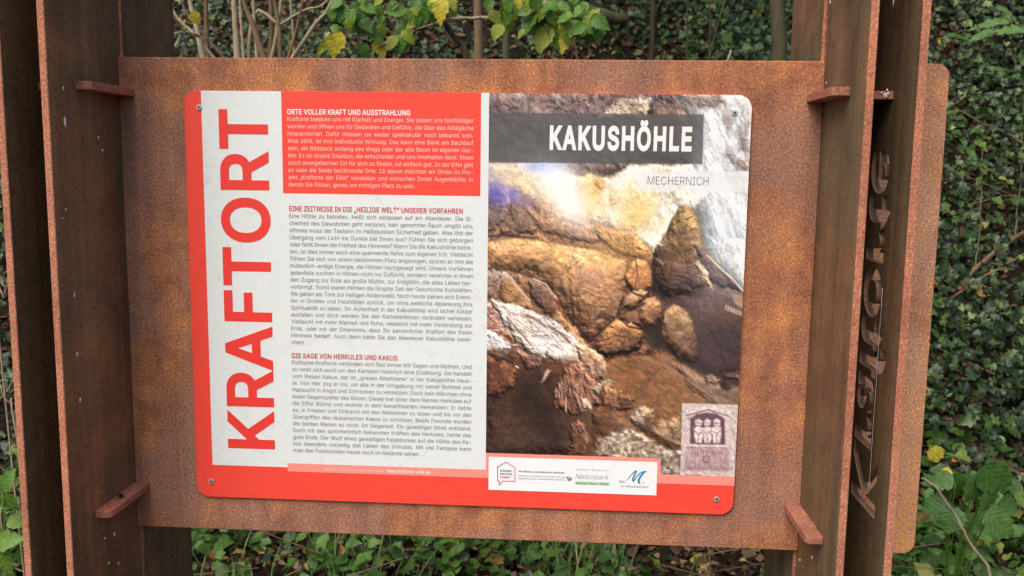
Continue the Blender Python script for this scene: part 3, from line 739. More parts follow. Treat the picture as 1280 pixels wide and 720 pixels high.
def flat(P, c, alpha=1.0, soft=0.6, jit=0.0):
    sl = window(P); _sd[0] += 3
    if sl is None: return
    d = sdf(P, sl) + (jit * 2 * (fbm(5, 3, _sd[0], sl=sl) - .5) if jit else 0)
    mk = alpha * np.clip(d / soft * .5 + .5, 0, 1)[..., None]; CV[sl] = CV[sl] * (1 - mk) + np.array(c, float) * mk
def glow(cx, cy, r, c, a, sx=1.0, sy=1.0, ang=0.0, p=2.0):
    an = math.radians(ang); dx, dy = X - cx, Yp - cy
    u = (dx * math.cos(an) + dy * math.sin(an)) / sx; v = (-dx * math.sin(an) + dy * math.cos(an)) / sy
    mk = (a * np.exp(-(np.hypot(u, v) / r) ** p))[..., None]
    CV[:] = CV * (1 - mk) + np.array(c, float) * mk
def stroke(pts, w, c, a=1.0, jit=0.6):
    """a crack or line"""
    xs_ = [p[0] for p in pts]; ys_ = [p[1] for p in pts]; sl = window(pts, 6); _sd[0] += 3
    if sl is None: return
    d = np.full(X[sl].shape, 1e9)
    jx = jit * 3 * (fbm(5, 3, _sd[0], sl=sl) - .5)
    for (ax_, ay_), (bx, by) in zip(pts[:-1], pts[1:]):
        ex, ey = bx - ax_, by - ay_; L = ex * ex + ey * ey + 1e-9
        t = np.clip(((X[sl] + jx - ax_) * ex + (Yp[sl] + jx - ay_) * ey) / L, 0, 1)
        d = np.minimum(d, np.hypot(X[sl] + jx - ax_ - t * ex, Yp[sl] + jx - ay_ - t * ey))
    mk = (a * np.clip(1 - (d - w * .5) / .9, 0, 1))[..., None]; CV[sl] = CV[sl] * (1 - mk) + np.array(c, float) * mk

# roof of the cave, bright back walls
rock([(600, 110), (870, 110), (830, 150), (800, 205), (760, 222), (700, 226), (640, 214), (600, 210)], (118, 100, 100), (98, 84, 92), R=14, tex=14, ts=1.2, edge=.1)
flat([(648, 112), (662, 130), (672, 140), (640, 118)], (196, 184, 176), .8, 4, 4); flat([(690, 118), (702, 122), (696, 132)], (190, 178, 168), .7, 3, 3)
rock([(745, 150), (770, 125), (815, 122), (810, 150)], (186, 168, 150), R=8, tex=8, edge=.2)
rock([(815, 132), (845, 130), (862, 148), (866, 208), (800, 200), (806, 150)], (126, 100, 92), (92, 80, 78), R=16, tex=10)
# white limestone wall on the right, streaked diagonally
rock([(842, 112), (950, 112), (950, 380), (926, 362), (900, 334), (882, 312), (876, 282), (868, 262), (850, 250), (862, 210), (868, 160), (848, 128)], (228, 234, 238), (232, 242, 250), R=20, jit=1.0, tex=6, ts=.45, ang=64, stretch=4.5, con=.5, edge=.05, grain=.35, crack=.22, soft=3, huev=.25)
for P in ([(846, 116), (900, 118), (908, 130), (880, 138), (860, 130)], [(905, 140), (915, 150), (912, 160), (902, 150)], [(922, 168), (936, 150), (936, 190), (926, 186)], [(908, 182), (916, 190), (918, 206), (910, 200)], [(922, 200), (934, 196), (934, 213), (920, 212)]):
    rock(P, (150, 132, 120), (110, 92, 86), R=5, jit=4, tex=5, ts=1.6, edge=.2, soft=5, alpha=.85)
for k in range(90):
    x0 = 872 + RNG.random() * 60; y0 = 120 + RNG.random() * 190; L_ = 4 + 9 * RNG.random(); a_ = rad(58 + 14 * RNG.random())
    stroke([(x0, y0), (x0 + L_ * math.cos(a_), y0 + L_ * math.sin(a_))], .5, (120, 122, 124), .35 + .3 * RNG.random())
# sunlit drapery
rock([(608, 204), (662, 205), (686, 214), (706, 218), (722, 222), (740, 219), (752, 224), (768, 220), (790, 206), (866, 206), (884, 240), (868, 264), (850, 262), (838, 282), (826, 312), (812, 314), (776, 292), (745, 278), (715, 270), (660, 262), (608, 256)], (255, 248, 228), (255, 252, 240), R=10, jit=2, tex=9, ts=.7, ang=65, stretch=2.0, con=.55, edge=.05, grain=.35, crack=.26, soft=3)
rock([(720, 223), (738, 219), (754, 226), (752, 245), (746, 262), (736, 274), (724, 262), (722, 245)], (246, 200, 116), (236, 184, 108), R=9, tex=6, ts=.9, soft=7, edge=.0, con=.5)
rock([(742, 222), (754, 226), (752, 238), (744, 232)], (196, 128, 74), R=5, tex=5, soft=3)
rock([(786, 230), (806, 238), (820, 248), (812, 276), (796, 292), (772, 288), (776, 262), (780, 245)], (250, 210, 130), (238, 184, 104), R=9, tex=6, ts=.9, soft=9, edge=.0, con=.5)
rock([(764, 240), (774, 246), (772, 260), (760, 256)], (232, 186, 116), R=5, tex=5, soft=4, edge=.1)
stroke([(824, 216), (838, 214), (836, 224)], 2, (160, 140, 120), .7)
for k in range(34):
    x0 = 755 + RNG.random() * 95; y0 = 222 + RNG.random() * 70; L_ = 5 + 8 * RNG.random(); a_ = rad(95 + 40 * RNG.random())
    stroke([(x0, y0), (x0 + L_ * math.cos(a_), y0 + L_ * math.sin(a_))], .5, (168, 150, 128), .4)
# slope of pale earth under the opening, top left
rock([(606, 206), (640, 208), (668, 212), (690, 224), (702, 246), (716, 270), (690, 268), (652, 248), (640, 236), (606, 232)], (232, 214, 168), (190, 158, 122), R=8, tex=8, ts=.9, ang=40, stretch=1.6, soft=6, con=.55, edge=0)
glow(612, 218, 16, (96, 110, 160), .6, 1, 1); glow(626, 224, 12, (140, 120, 150), .5)
# brown rubble slope
rock([(602, 286), (640, 250), (700, 262), (780, 292), (816, 312), (836, 380), (860, 440), (760, 470), (700, 460), (602, 440)], (150, 112, 84), (124, 86, 66), R=20, tex=13, ts=1.1, con=.9, edge=.05, soft=4)
rock([(606, 292), (628, 268), (642, 248), (664, 246), (700, 262), (735, 276), (780, 292), (814, 312), (822, 330), (800, 345), (700, 345), (606, 330)], (158, 124, 100), (160, 116, 78), R=10, tex=9, ts=1.2, con=.7)
rock([(630, 282), (640, 266), (660, 268), (674, 280), (668, 294), (640, 296), (622, 294)], (128, 104, 94), (120, 92, 80), R=9, tex=8)
rock([(664, 268), (700, 276), (730, 284), (752, 300), (740, 306), (700, 298), (672, 290)], (156, 118, 96), (140, 102, 82), R=8, tex=7)
rock([(742, 284), (790, 290), (812, 312), (806, 326), (772, 318), (748, 300)], (176, 130, 82), (188, 136, 82), R=8, tex=7)
# blue-tinted boulder at the left edge
rock([(602, 226), (618, 232), (630, 240), (637, 256), (632, 276), (618, 290), (602, 294)], (126, 112, 132), (120, 98, 88), R=9, tex=6, ts=1.1)
glow(622, 242, 13, (78, 72, 196), .62, 1, 1.1); glow(640, 244, 9, (84, 80, 176), .7, .8, 1.2); glow(656, 252, 10, (110, 96, 170), .6, 1.3, .8); glow(722, 282, 9, (140, 116, 150), .5)
stroke([(624, 234), (634, 246), (637, 254)], 1, (226, 214, 214), .6); stroke([(606, 296), (630, 294), (668, 298)], 2.5, (58, 44, 46), .7)
# huge central boulder
rock([(606, 304), (626, 298), (668, 300), (700, 306), (742, 312), (782, 326), (784, 344), (778, 358), (779, 372), (770, 398), (752, 414), (738, 428), (730, 424), (712, 398), (690, 372), (664, 348), (636, 338), (606, 338)], (206, 160, 108), (150, 106, 82), R=34, jit=1.5, tex=13, ts=.7, con=.8, warp=1.6, dome=.26, crack=.3, L=(.35, -.75, .55))
glow(742, 348, 16, (168, 138, 128), .5, 1.4, .8); glow(640, 318, 16, (170, 112, 78), .35, 1.5, .8); glow(760, 322, 26, (196, 150, 84), .45, 1.3, .7)
stroke([(712, 398), (738, 428), (752, 414), (772, 396), (779, 372)], 2.2, (62, 38, 32), .75)
# cavern depth on the right
rock([(814, 330), (890, 340), (950, 366), (950, 520), (900, 512), (860, 470), (820, 430), (800, 410)], (96, 76, 72), (66, 58, 60), R=30, tex=16, ts=.5, edge=.0, grain=.3, soft=8, crack=.15)
glow(886, 380, 16, (132, 112, 116), .45, 1.2, 1.3); glow(900, 398, 14, (104, 70, 54), .55, 1.6, .6); glow(895, 425, 26, (58, 54, 58), .8, 1.3, .8); glow(880, 448, 22, (88, 68, 78), .5, 1.5, .7)
# pillar of rock under the arch
rock([(816, 318), (822, 304), (834, 288), (842, 272), (848, 262), (858, 258), (868, 264), (874, 282), (878, 306), (886, 322), (880, 334), (872, 350), (848, 372), (828, 372), (816, 350)], (152, 120, 72), (92, 70, 64), R=16, jit=1.5, tex=8, ts=1.0, con=.85, dome=.6, edge=.3)
rock([(818, 322), (868, 330), (886, 352), (872, 368), (836, 374), (818, 360)], (110, 84, 72), (82, 64, 62), R=16, tex=7, ts=1.2, ang=5, stretch=2.5, soft=6, con=.8)
for x_, y_ in ((848, 268), (858, 276), (852, 286), (842, 282), (862, 290)): stroke([(x_, y_), (x_ + 7, y_ - 4)], 1, (58, 44, 32), .7)
rock([(868, 308), (880, 312), (896, 326), (914, 342), (930, 366), (914, 362), (898, 360), (884, 350), (874, 336)], (112, 88, 78), (88, 70, 70), R=8, tex=6, ts=1.4)
rock([(866, 332), (872, 326), (882, 336), (888, 350), (890, 364), (878, 352)], (222, 190, 150), (206, 168, 134), R=6, tex=5, ts=1.1, edge=.2)
rock([(884, 312), (892, 326), (906, 340), (928, 366), (936, 366), (936, 300), (884, 296)], (220, 226, 228), (226, 232, 236), R=12, jit=.6, tex=7, ts=.5, ang=60, stretch=3, con=.45, edge=.1, soft=1.0)
stroke([(884, 320), (902, 338), (916, 350), (929, 365)], 1.4, (236, 214, 176), .8)
flat([(907, 382), (928, 391), (928, 397), (906, 388)], (196, 168, 146)); flat([(914, 367), (929, 372), (929, 388), (918, 380)], (162, 132, 110))
for k in range(6): stroke([(909 + 3.6 * k, 382.5 + 1.6 * k), (908.5 + 3.6 * k, 388.5 + 1.6 * k)], .5, (130, 104, 88), .7, 0)
# column of orange boulders
rock([(780, 346), (786, 332), (797, 323), (810, 327), (816, 344), (814, 360), (806, 372), (792, 366), (782, 358)], (222, 164, 106), (184, 122, 80), R=9, tex=6, dome=.62, edge=.42, crack=.22, L=(.1, -.75, .58), con=.75, ts=.6, jit=1.2)
stroke([(795, 326), (797, 345), (793, 362)], 1, (110, 66, 44), .7)
rock([(776, 386), (782, 370), (800, 360), (810, 366), (806, 378), (790, 388)], (214, 174, 134), (172, 122, 82), R=7, tex=5, dome=.62, edge=.42, crack=.22, L=(.1, -.75, .58), con=.75, ts=.6, jit=1.2)
rock([(772, 398), (790, 386), (806, 394), (804, 410), (786, 408)], (132, 96, 74), R=6, tex=5, dome=.62, edge=.42, crack=.22, L=(.1, -.75, .58), con=.75, ts=.6, jit=1.2)
rock([(798, 386), (806, 374), (818, 371), (827, 380), (828, 396), (820, 410), (808, 412), (798, 400)], (212, 166, 116), (140, 98, 76), R=10, tex=6, dome=.62, edge=.42, crack=.22, L=(.1, -.75, .58), con=.75, ts=.6, jit=1.2)
flat([(803, 412), (828, 404), (836, 440), (812, 436)], (58, 50, 48), .8, 4, 3)
rock([(744, 430), (756, 414), (770, 400), (788, 404), (804, 414), (805, 428), (800, 440), (780, 446), (758, 450), (748, 444)], (206, 152, 102), (120, 82, 64), R=10, tex=7, ts=.8, dome=.8, edge=.4, L=(.1, -.8, .5))
stroke([(748, 428), (770, 420), (786, 422), (790, 438)], 1.2, (84, 54, 44), .6)
rock([(826, 402), (832, 388), (842, 381), (856, 386), (866, 402), (871, 424), (874, 446), (866, 456), (848, 452), (834, 436), (826, 420)], (206, 166, 122), (124, 90, 72), R=15, tex=8, dome=.62, edge=.42, crack=.22, L=(.1, -.75, .58), con=.75, ts=.6, jit=1.2)
glow(868, 440, 12, (66, 52, 50), .5, .7, 1.6); glow(850, 418, 4, (214, 190, 170), .6)
for P_, w_ in (([(782, 358), (792, 367), (806, 373), (815, 362)], 2), ([(776, 388), (790, 389), (806, 380)], 2), ([(800, 410), (812, 413), (824, 410), (829, 396)], 2.4), ([(774, 398), (786, 409), (803, 412)], 2), ([(826, 402), (826, 422), (836, 440), (850, 454)], 2.2), ([(742, 432), (748, 447), (760, 452), (800, 442)], 2.2), ([(816, 330), (817, 350), (828, 374)], 2)):
    stroke(P_, w_, (58, 38, 32), .7)
# earth slope
rock([(752, 456), (772, 446), (800, 446), (834, 440), (850, 456), (880, 474), (950, 500), (950, 610), (740, 610), (740, 520)], (160, 112, 78), (140, 98, 70), R=8, jit=2.5, tex=16, ts=.16, ang=32, stretch=2.6, edge=.0, con=.6, grain=.45, crack=.05, soft=4)
rock([(834, 452), (860, 460), (900, 482), (950, 486), (950, 530), (900, 516), (866, 490)], (132, 110, 94), (140, 120, 106), R=8, tex=12, ts=.3, soft=9, edge=.0, ang=30, stretch=2, crack=.05)
stroke([(800, 446), (840, 462), (874, 486), (900, 504)], 1.3, (176, 136, 98), .6); glow(876, 462, 10, (60, 54, 54), .7, 2.4, .5, 25)
rock([(880, 470), (892, 468), (900, 476), (896, 482), (884, 480)], (158, 132, 108), R=4, tex=4); rock([(896, 480), (908, 476), (914, 486), (902, 490)], (84, 66, 58), R=4, tex=4); rock([(902, 468), (922, 466), (924, 476), (908, 476)], (112, 92, 82), R=4, tex=4)
rock([(804, 540), (820, 528), (850, 520), (852, 568), (830, 560)], (148, 122, 94), (156, 134, 110), R=10, tex=8, ts=.6, soft=5, edge=.05)
stroke([(812, 543), (830, 552), (850, 560)], 4.5, (76, 52, 40), .75)
# stones of the left foreground
rock([(604, 342), (616, 336), (634, 340), (648, 356), (662, 374), (668, 388), (648, 390), (622, 380), (604, 372)], (170, 150, 142), (150, 112, 82), R=8, tex=6)
rock([(628, 348), (640, 350), (662, 374), (666, 388), (640, 386), (622, 374)], (156, 116, 78), (172, 130, 92), R=6, tex=5)
stroke([(640, 350), (662, 376)], 1.2, (224, 190, 158), .7)
rock([(660, 352), (668, 348), (682, 354), (697, 374), (698, 388), (692, 396), (676, 388), (664, 372)], (146, 112, 98), (98, 66, 56), R=7, tex=6); stroke([(666, 349), (682, 355), (696, 374)], 1.2, (226, 198, 176), .7)
rock([(694, 384), (712, 402), (732, 430), (742, 446), (726, 440), (704, 416), (690, 400)], (176, 130, 90), (196, 156, 118), R=6, tex=5, ts=1.2)
rock([(604, 378), (622, 374), (644, 402), (672, 440), (664, 456), (640, 456), (622, 432), (604, 412)], (156, 122, 108), (118, 74, 58), R=8, tex=7, ts=1.6, ang=35, stretch=2.2, con=1.1)
for k in range(22):
    x0 = 608 + RNG.random() * 46; y0 = 388 + (x0 - 608) * .8 + RNG.random() * 22; stroke([(x0, y0), (x0 + 7 + 6 * RNG.random(), y0 - 2 + 5 * RNG.random())], .8, (222, 202, 190), .55)
rock([(612, 374), (640, 378), (670, 390), (698, 404), (718, 420), (728, 438), (726, 456), (706, 455), (682, 449), (660, 440), (644, 424), (626, 400)], (226, 216, 208), (232, 224, 222), R=7, jit=2.5, tex=6, ts=.95, ang=30, stretch=2, con=.7, edge=.3)
stroke([(658, 394), (674, 402), (682, 408)], 2.2, (116, 86, 74), .75); stroke([(686, 408), (702, 418), (712, 428)], 2.5, (108, 80, 66), .7); stroke([(634, 398), (652, 418), (664, 432)], 1.6, (108, 72, 60), .6)
rock([(600, 410), (616, 413), (632, 424), (640, 436), (622, 443), (600, 441)], (232, 226, 226), (206, 194, 190), R=5, tex=5)
rock([(718, 430), (734, 432), (752, 446), (759, 460), (757, 474), (744, 480), (732, 470), (722, 452)], (224, 196, 168), (164, 122, 98), R=7, tex=6, ts=1.3)
# shadowed hollow bottom left
rock([(602, 436), (640, 444), (676, 452), (716, 450), (728, 474), (706, 520), (724, 572), (602, 572)], (86, 58, 46), (84, 62, 52), R=20, tex=18, ts=.35, edge=.0, soft=8, grain=.3, crack=.1)
glow(660, 495, 26, (44, 40, 34), .75, 1.1, 1.2); glow(690, 540, 26, (50, 42, 42), .7); glow(630, 555, 26, (84, 68, 58), .5, 1.3, .8)
rock([(602, 442), (630, 446), (646, 462), (644, 484), (626, 496), (602, 500)], (128, 84, 60), (98, 64, 50), R=14, tex=8, ts=.7, edge=.3)
rock([(606, 440), (634, 438), (640, 452), (620, 450)], (140, 112, 96), (90, 64, 52), R=5, tex=5, ts=1.2)
rock([(644, 436), (676, 446), (680, 458), (660, 462), (650, 454)], (170, 136, 120), (110, 72, 60), R=5, tex=5, ts=1.6, ang=60, stretch=2)
flat([(684, 460), (688, 464), (680, 476), (677, 478)], (192, 172, 164), .9, 1.5, 1.5); stroke([(645, 458), (648, 460)], 1, (220, 210, 200), .9)
# gnarled, root-like rock
rock([(700, 470), (716, 452), (726, 452), (736, 470), (752, 482), (764, 500), (752, 508), (738, 512), (722, 520), (706, 516), (694, 512), (690, 496)], (160, 116, 94), (132, 92, 78), R=7, jit=2.5, tex=6, ts=1.7, ang=70, stretch=2.6, con=1.0)
for k in range(18):
    x0 = 694 + RNG.random() * 44; y0 = 480 + RNG.random() * 22; stroke([(x0, y0), (x0 + 4 * RNG.random() - 1, y0 + 8 + 8 * RNG.random())], .8, (208, 164, 138) if k % 2 else (74, 44, 38), .6)
rock([(712, 530), (722, 524), (732, 530), (736, 552), (732, 572), (712, 572)], (136, 98, 80), (112, 76, 62), R=6, tex=5, ts=1.8, ang=80, stretch=2.5, con=1.0)
rock([(724, 496), (738, 502), (740, 512), (728, 514)], (206, 180, 158), R=4, tex=4)
rock([(738, 486), (760, 474), (768, 478), (758, 494), (744, 496)], (206, 186, 170), (150, 116, 96), R=5, tex=5); rock([(752, 480), (774, 488), (792, 500), (790, 512), (768, 516), (752, 506)], (168, 124, 90), (120, 80, 60), R=7, tex=6, ts=1.3)
rock([(740, 516), (768, 512), (790, 530), (800, 548), (770, 552), (742, 542)], (118, 84, 64), (102, 72, 58), R=8, tex=8, soft=7, edge=.0, ts=.4, crack=.05)
# sandy foreground and split stone
rock([(744, 572), (748, 552), (764, 540), (790, 534), (806, 546), (832, 562), (856, 566), (856, 604), (820, 604), (780, 580)], (172, 154, 136), (158, 142, 128), R=8, jit=2.5, tex=5, ts=.8, edge=.1, grain=1.1, soft=3, con=.6)
rock([(786, 524), (792, 514), (804, 508), (817, 512), (817, 528), (810, 544), (798, 536)], (196, 172, 148), (150, 118, 96), R=7, tex=5, ts=1.1)
flat([(806, 522), (817, 514), (817, 530), (810, 545), (800, 538)], (78, 56, 46), .65, 4, 3)
# burst of sun and its veil
glow(690, 218, 24, (255, 254, 250), .98, 1, .6, 25); glow(640, 222, 34, (240, 224, 190), .35, 1.4, .6, 15); glow(780, 262, 40, (255, 236, 190), .28, 1.2, .8); glow(704, 238, 27, (255, 254, 250), .92, .85, 1.5, -35); glow(716, 258, 15, (255, 255, 252), .8, 1, 1.1)
glow(683, 211, 7, (246, 250, 255), .98); glow(680, 208, 18, (150, 170, 240), .55, 1.6, .6); stroke([(674.5, 190), (674.5, 206)], .9, (250, 240, 220), .9, 0)
glow(818, 300, 9, (255, 250, 234), .8); stroke([(808, 296), (828, 308)], .8, (255, 252, 236), .6, 0); stroke([(818, 288), (817, 316)], .8, (255, 252, 236), .6, 0)
glow(700, 250, 120, (240, 206, 170), .15); glow(880, 420, 60, (92, 70, 72), .25, 1, 1)
# overall tooth of the picture
CV *= (1 + 0.24 * (fbm(3.4, 4, 900, 25, 1.8, warp=1.0) - .5) + 0.20 * (fbm(1.9, 2, 940) - .5))[..., None]
_ck = np.exp(-((fbm(17, 5, 970, 35, 1.5, warp=1.6) - .5) / .010) ** 2) + np.exp(-((fbm(11, 5, 990, -20, 1.5, warp=1.6) - .5) / .009) ** 2); CV *= (1 - .14 * np.clip(_ck, 0, 1))[..., None]
_lm = CV @ np.array((.3, .59, .11)); CV = CV + (_lm[..., None] - CV) * .12
CV = np.clip((CV * np.array((1.06, 1.03, 1.0)) - 120) * 1.14 + 126, 22, 255)
glow(790, 256, 44, (255, 240, 204), .40, 1.1, .8, 10); glow(735, 246, 20, (250, 206, 124), .35); glow(798, 268, 16, (248, 200, 118), .40, 1, 1.3); glow(905, 290, 58, (226, 238, 248), .42, .6, 1.4); glow(905, 170, 34, (224, 232, 240), .30, 1, 1)
glow(640, 222, 26, (244, 226, 186), .30, 1.3, .7); glow(706, 240, 25, (255, 254, 248), .85, .8, 1.5, -35); glow(688, 216, 15, (255, 255, 252), .9, 1.2, .7, 20); glow(683, 211, 6, (250, 252, 255), 1.0); glow(676, 209, 14, (150, 170, 245), .5, 1.5, .5); glow(620, 240, 12, (84, 78, 200), .45); glow(642, 243, 8, (86, 82, 184), .5)
for a_ in (20, 75, 140, 200, 265, 320): stroke([(683, 211), (683 + 13 * math.cos(rad(a_)), 211 + 9 * math.sin(rad(a_)))], .5, (252, 252, 255), .5, 0)
# translucent title bands
flat([(600, 140.7), (879.6, 144), (878, 206.2), (600, 203.1)], (92, 92, 92), .80, .5); glow(615, 190, 40, (150, 150, 150), .0)
flat([(796, 213.8), (950, 216), (950, 241.6), (795.5, 239.8)], (243, 243, 242), .72, .5)
# inset picture of a carved stone altar
IN = [(852.6, 504.6), (940, 507.5), (935, 599), (850.3, 596)]
flat(IN, (214, 200, 198))
def q_(a, b_): return (852.6 + (a - 76) / 6.0, 505 + (b_ - 90) / 6.0)
flat([q_(110, 200), q_(420, 215), q_(425, 560), q_(440, 585), q_(90, 590), q_(105, 550)], (186, 152, 158), 1, 1, 1)
flat([q_(95, 150), q_(270, 105), q_(440, 160), q_(440, 190), q_(270, 135), q_(100, 185)], (232, 214, 214), 1, 1, .6); stroke([q_(110, 180), q_(270, 140), q_(430, 188)], .8, (140, 100, 112), .8, .2)
flat([q_(140, 200), q_(190, 170), q_(270, 160), q_(340, 172), q_(392, 205), q_(396, 400), q_(135, 395)], (120, 78, 92), 1, 1.2, .8)
for cxx in (200, 266, 335):
    flat([q_(cxx - 28, 222), q_(cxx, 206), q_(cxx + 28, 222), q_(cxx + 22, 256), q_(cxx - 22, 256)], (244, 234, 232), .9, 1, 1)
    flat([q_(cxx - 32, 275), q_(cxx, 256), q_(cxx + 32, 275), q_(cxx + 34, 330), q_(cxx + 22, 388), q_(cxx - 24, 388), q_(cxx - 34, 330)], (246, 236, 232), .9, 1, 1)
    stroke([q_(cxx - 15, 236), q_(cxx + 12, 240)], .6, (150, 112, 120), .7); stroke([q_(cxx - 24, 300), q_(cxx, 326), q_(cxx + 24, 300)], .7, (160, 124, 130), .8); stroke([q_(cxx, 335), q_(cxx, 384)], .7, (160, 124, 130), .7)
flat([q_(108, 215), q_(134, 215), q_(134, 395), q_(104, 395)], (226, 206, 208), .9); flat([q_(398, 215), q_(424, 220), q_(424, 400), q_(400, 400)], (230, 212, 212), .9)
flat([q_(100, 396), q_(425, 404), q_(425, 420), q_(100, 412)], (236, 222, 222), .9); flat([q_(104, 420), q_(422, 426), q_(424, 560), q_(98, 560)], (198, 164, 168), 1, 1.2, .8); flat([q_(104, 520), q_(422, 522), q_(424, 560), q_(98, 560)], (182, 142, 150), .7, 4, 2)
for k in range(11):
    if k != 6: stroke([q_(150 + 22 * k, 446 + k * .4), q_(150 + 22 * k + (6 if k % 2 else -2), 470 + k * .4)], .7, (132, 92, 104), .6, .2)
an = np.linspace(0, 2 * math.pi, 15); stroke([q_(258 + 26 * math.cos(a), 508 + 24 * math.sin(a)) for a in an], .9, (128, 88, 100), .8, .1); glow(q_(258, 508)[0], q_(258, 508)[1], 2, (150, 112, 120), .7)
flat([q_(84, 560), q_(440, 566), q_(450, 596), q_(80, 592)], (176, 136, 146), .8, 1.5, 1); stroke([q_(104, 628), q_(215, 631)], .9, (96, 82, 86), .7, .1)
stroke([q_(470, 300), q_(478, 560)], 2.5, (196, 176, 188), .6)
_w = np.clip(sdf(IN, np.s_[:, :]) + .5, 0, 1); _f = fbm(2.4, 3, 777); _gy, _gx = np.gradient(fbm(4.5, 4, 780) * 5)
CV *= (1 + _w * (.30 * (_f - .5) + .14 * (_gx - _gy)))[..., None]; CV = CV + (_w * .35)[..., None] * (np.array((196, 172, 164)) * (CV.mean(-1, keepdims=True) / 178) - CV); CV = np.clip(CV, 0, 255)

# mesh of the picture: rounded top right corner
Pw = np.stack([UU, np.full_like(UU, YS - 1.0 * LAY), VVg + Z0], -1)
rr_ = 0.024 - E_; ccx, ccz = 1 - 0.024, -0.024
over = (UU > ccx) & (VVg > ccz)
dx, dz = UU - ccx, VVg - ccz; mx_ = np.maximum(dx, dz) / rr_; hyp = np.hypot(dx, dz) + 1e-12
k_ = np.where(over, mx_ * rr_ / hyp, 1.0); k_ = np.minimum(k_, 1.0)
Pw[..., 0] = np.where(over, ccx + dx * k_, Pw[..., 0]); Pw[..., 2] = np.where(over, ccz + dz * k_, VVg) + Z0
idx = np.arange(NU * NV).reshape(NV, NU)
FP = np.stack([idx[:-1, :-1], idx[1:, :-1], idx[1:, 1:], idx[:-1, 1:]], -1)
FP = FP.reshape(-1, 4)
me = big_mesh('cave_photo', Pw.reshape(-1, 3), FP)
colr = CV / 255.0; colr = np.where(colr <= 0.04045, colr / 12.92, ((colr + 0.055) / 1.055) ** 2.4) * PK
at_ = me.color_attributes.new('print', 'FLOAT_COLOR', 'POINT')
at_.data.foreach_set('color', np.concatenate([colr.reshape(-1, 3), np.ones((NU * NV, 1))], 1).astype(np.float32).ravel())
m, n, l, b = mat('photo_print'); a_ = N(n, 'ShaderNodeVertexColor', layer_name='print'); l.new(a_.outputs[0], b.inputs['Base Color'])
b.inputs['Roughness'].default_value = 0.4; b.inputs['Specular IOR Level'].default_value = 0.35
photo = spart('cave_photo', me, m); photo['label'] = 'printed photo of sunlit boulders inside a cave, with title bands and a small altar picture'
put_text('photo_title', 'KAKUSHÖHLE', M_wtext, S(687, 186), S(864.5, 186)[0], cap=0.0375, bold=0.035, res=5, lay=3, space=1.06, parent=None)
put_text('photo_subtitle', 'MECHERNICH', M_violet, S(809.5, 231.3), S(885.5, 231.3)[0], cap=0.0142, bold=-0.012, res=3)

# ---- partner logos in the white box
def LG(x, y):                               # coordinates read in a zoom of the box: x0=600,y0=560, 5.333 per pixel
    return S(600 + x / 5.333, 560 + y / 5.333)
def line_mesh(name, P, w, mats, lay=3, parent=None, closed=True):
    V, F = [], []
    n_ = len(P)
    for i in range(n_ if closed else n_ - 1):
        a, c = np.array(P[i]), np.array(P[(i + 1) % n_]); t = (c - a) / np.linalg.norm(c - a); nn = np.array((-t[1], t[0])) * w / 2; a = a - t * w / 2; c = c + t * w / 2
        k = len(V); V += [(*(a + nn), 0), (*(c + nn), 0), (*(c - nn), 0), (*(a - nn), 0)]; F.append((k, k + 1, k + 2, k + 3))
    V = [(v[0], YS - (lay + 2) * LAY - 2e-6 * (i // 4), v[1] + Z0) for i, v in enumerate(V)]
    return spart(name, pydata(name, V, F), mats, parent)
line_mesh('house_emblem', [LG(118, 125), LG(175, 94), LG(234, 130), LG(234, 222), LG(155, 219), LG(130, 246), LG(130, 220), LG(118, 220)], 0.0013, M_mag)
for s, y, mm in (('NORDRHEIN-', 156, M_teal), ('WESTFALEN', 177, M_teal), ('KOMMT', 199, M_mag)):
    put_text('logo_text', s, mm, LG(134, y), LG(216 if s != 'KOMMT' else 203, y)[0], cap=0.0033, bold=0.02, lay=5)
put_text('logo_text', 'Wir fördern, was Menschen verbindet.', M_dgrey, LG(258, 160), LG(566, 162)[0], cap=0.0030, bold=0.015, lay=5)
put_text('logo_text', 'Ministerium für Heimat, Kommunales, Bau und', M_dgrey, LG(258, 188), LG(566, 190)[0], cap=0.0024, lay=5)
put_text('logo_text', 'Digitalisierung des Landes Nordrhein-Westfalen', M_dgrey, LG(258, 206), LG(568, 208)[0], cap=0.0024, lay=5)
c0 = LG(578, 192); c1 = LG(612, 224); cm = ((c0[0] + c1[0]) / 2, c1[1])
sheet('crest', [c0, (c1[0], c0[1]), (c1[0], c0[1] * .45 + c1[1] * .55), cm, (c0[0], c0[1] * .45 + c1[1] * .55)], 5, M_crest)
line_mesh('crest_stripe', [(c0[0], c0[1] * .4 + c1[1] * .6), (c0[0] * .5 + c1[0] * .5, c0[1] * .7 + c1[1] * .3), (c1[0], c0[1])], 0.0014, M_logow, 4, closed=False)
line_mesh('crest_stripe', [(c0[0], c0[1]), (c0[0] * .6 + c1[0] * .4, c0[1] * .4 + c1[1] * .6)], 0.0012, M_dgreen, 4.5, closed=False)
put_text('logo_text', 'Deutsch-Belgischer', M_dgrey, LG(640, 148), LG(862, 150)[0], cap=0.0026, space=1.3, lay=5)
put_text('logo_text', 'Naturpark', M_green, LG(636, 205), LG(860, 207)[0], cap=0.0095, shear=0.3, bold=-0.012, res=3, lay=5)
g0 = LG(634, 220); g1 = LG(862, 248)
sheet('green_band', rect(g0[0], g0[1], g1[0], g1[1]), 5, M_lgreen)
put_text('logo_text', 'Hohes Venn-Eifel', M_dgreen, LG(640, 241), LG(856, 243)[0], cap=0.0036, bold=0.02, lay=6, space=1.15, )
put_text('logo_text', 'Wir', M_dgrey, LG(924, 233), LG(968, 233)[0], cap=0.0045, lay=5)
put_text('logo_text', 'in Mechernich', M_dgrey, LG(940, 262), LG(1122, 265)[0], cap=0.0036, lay=5)
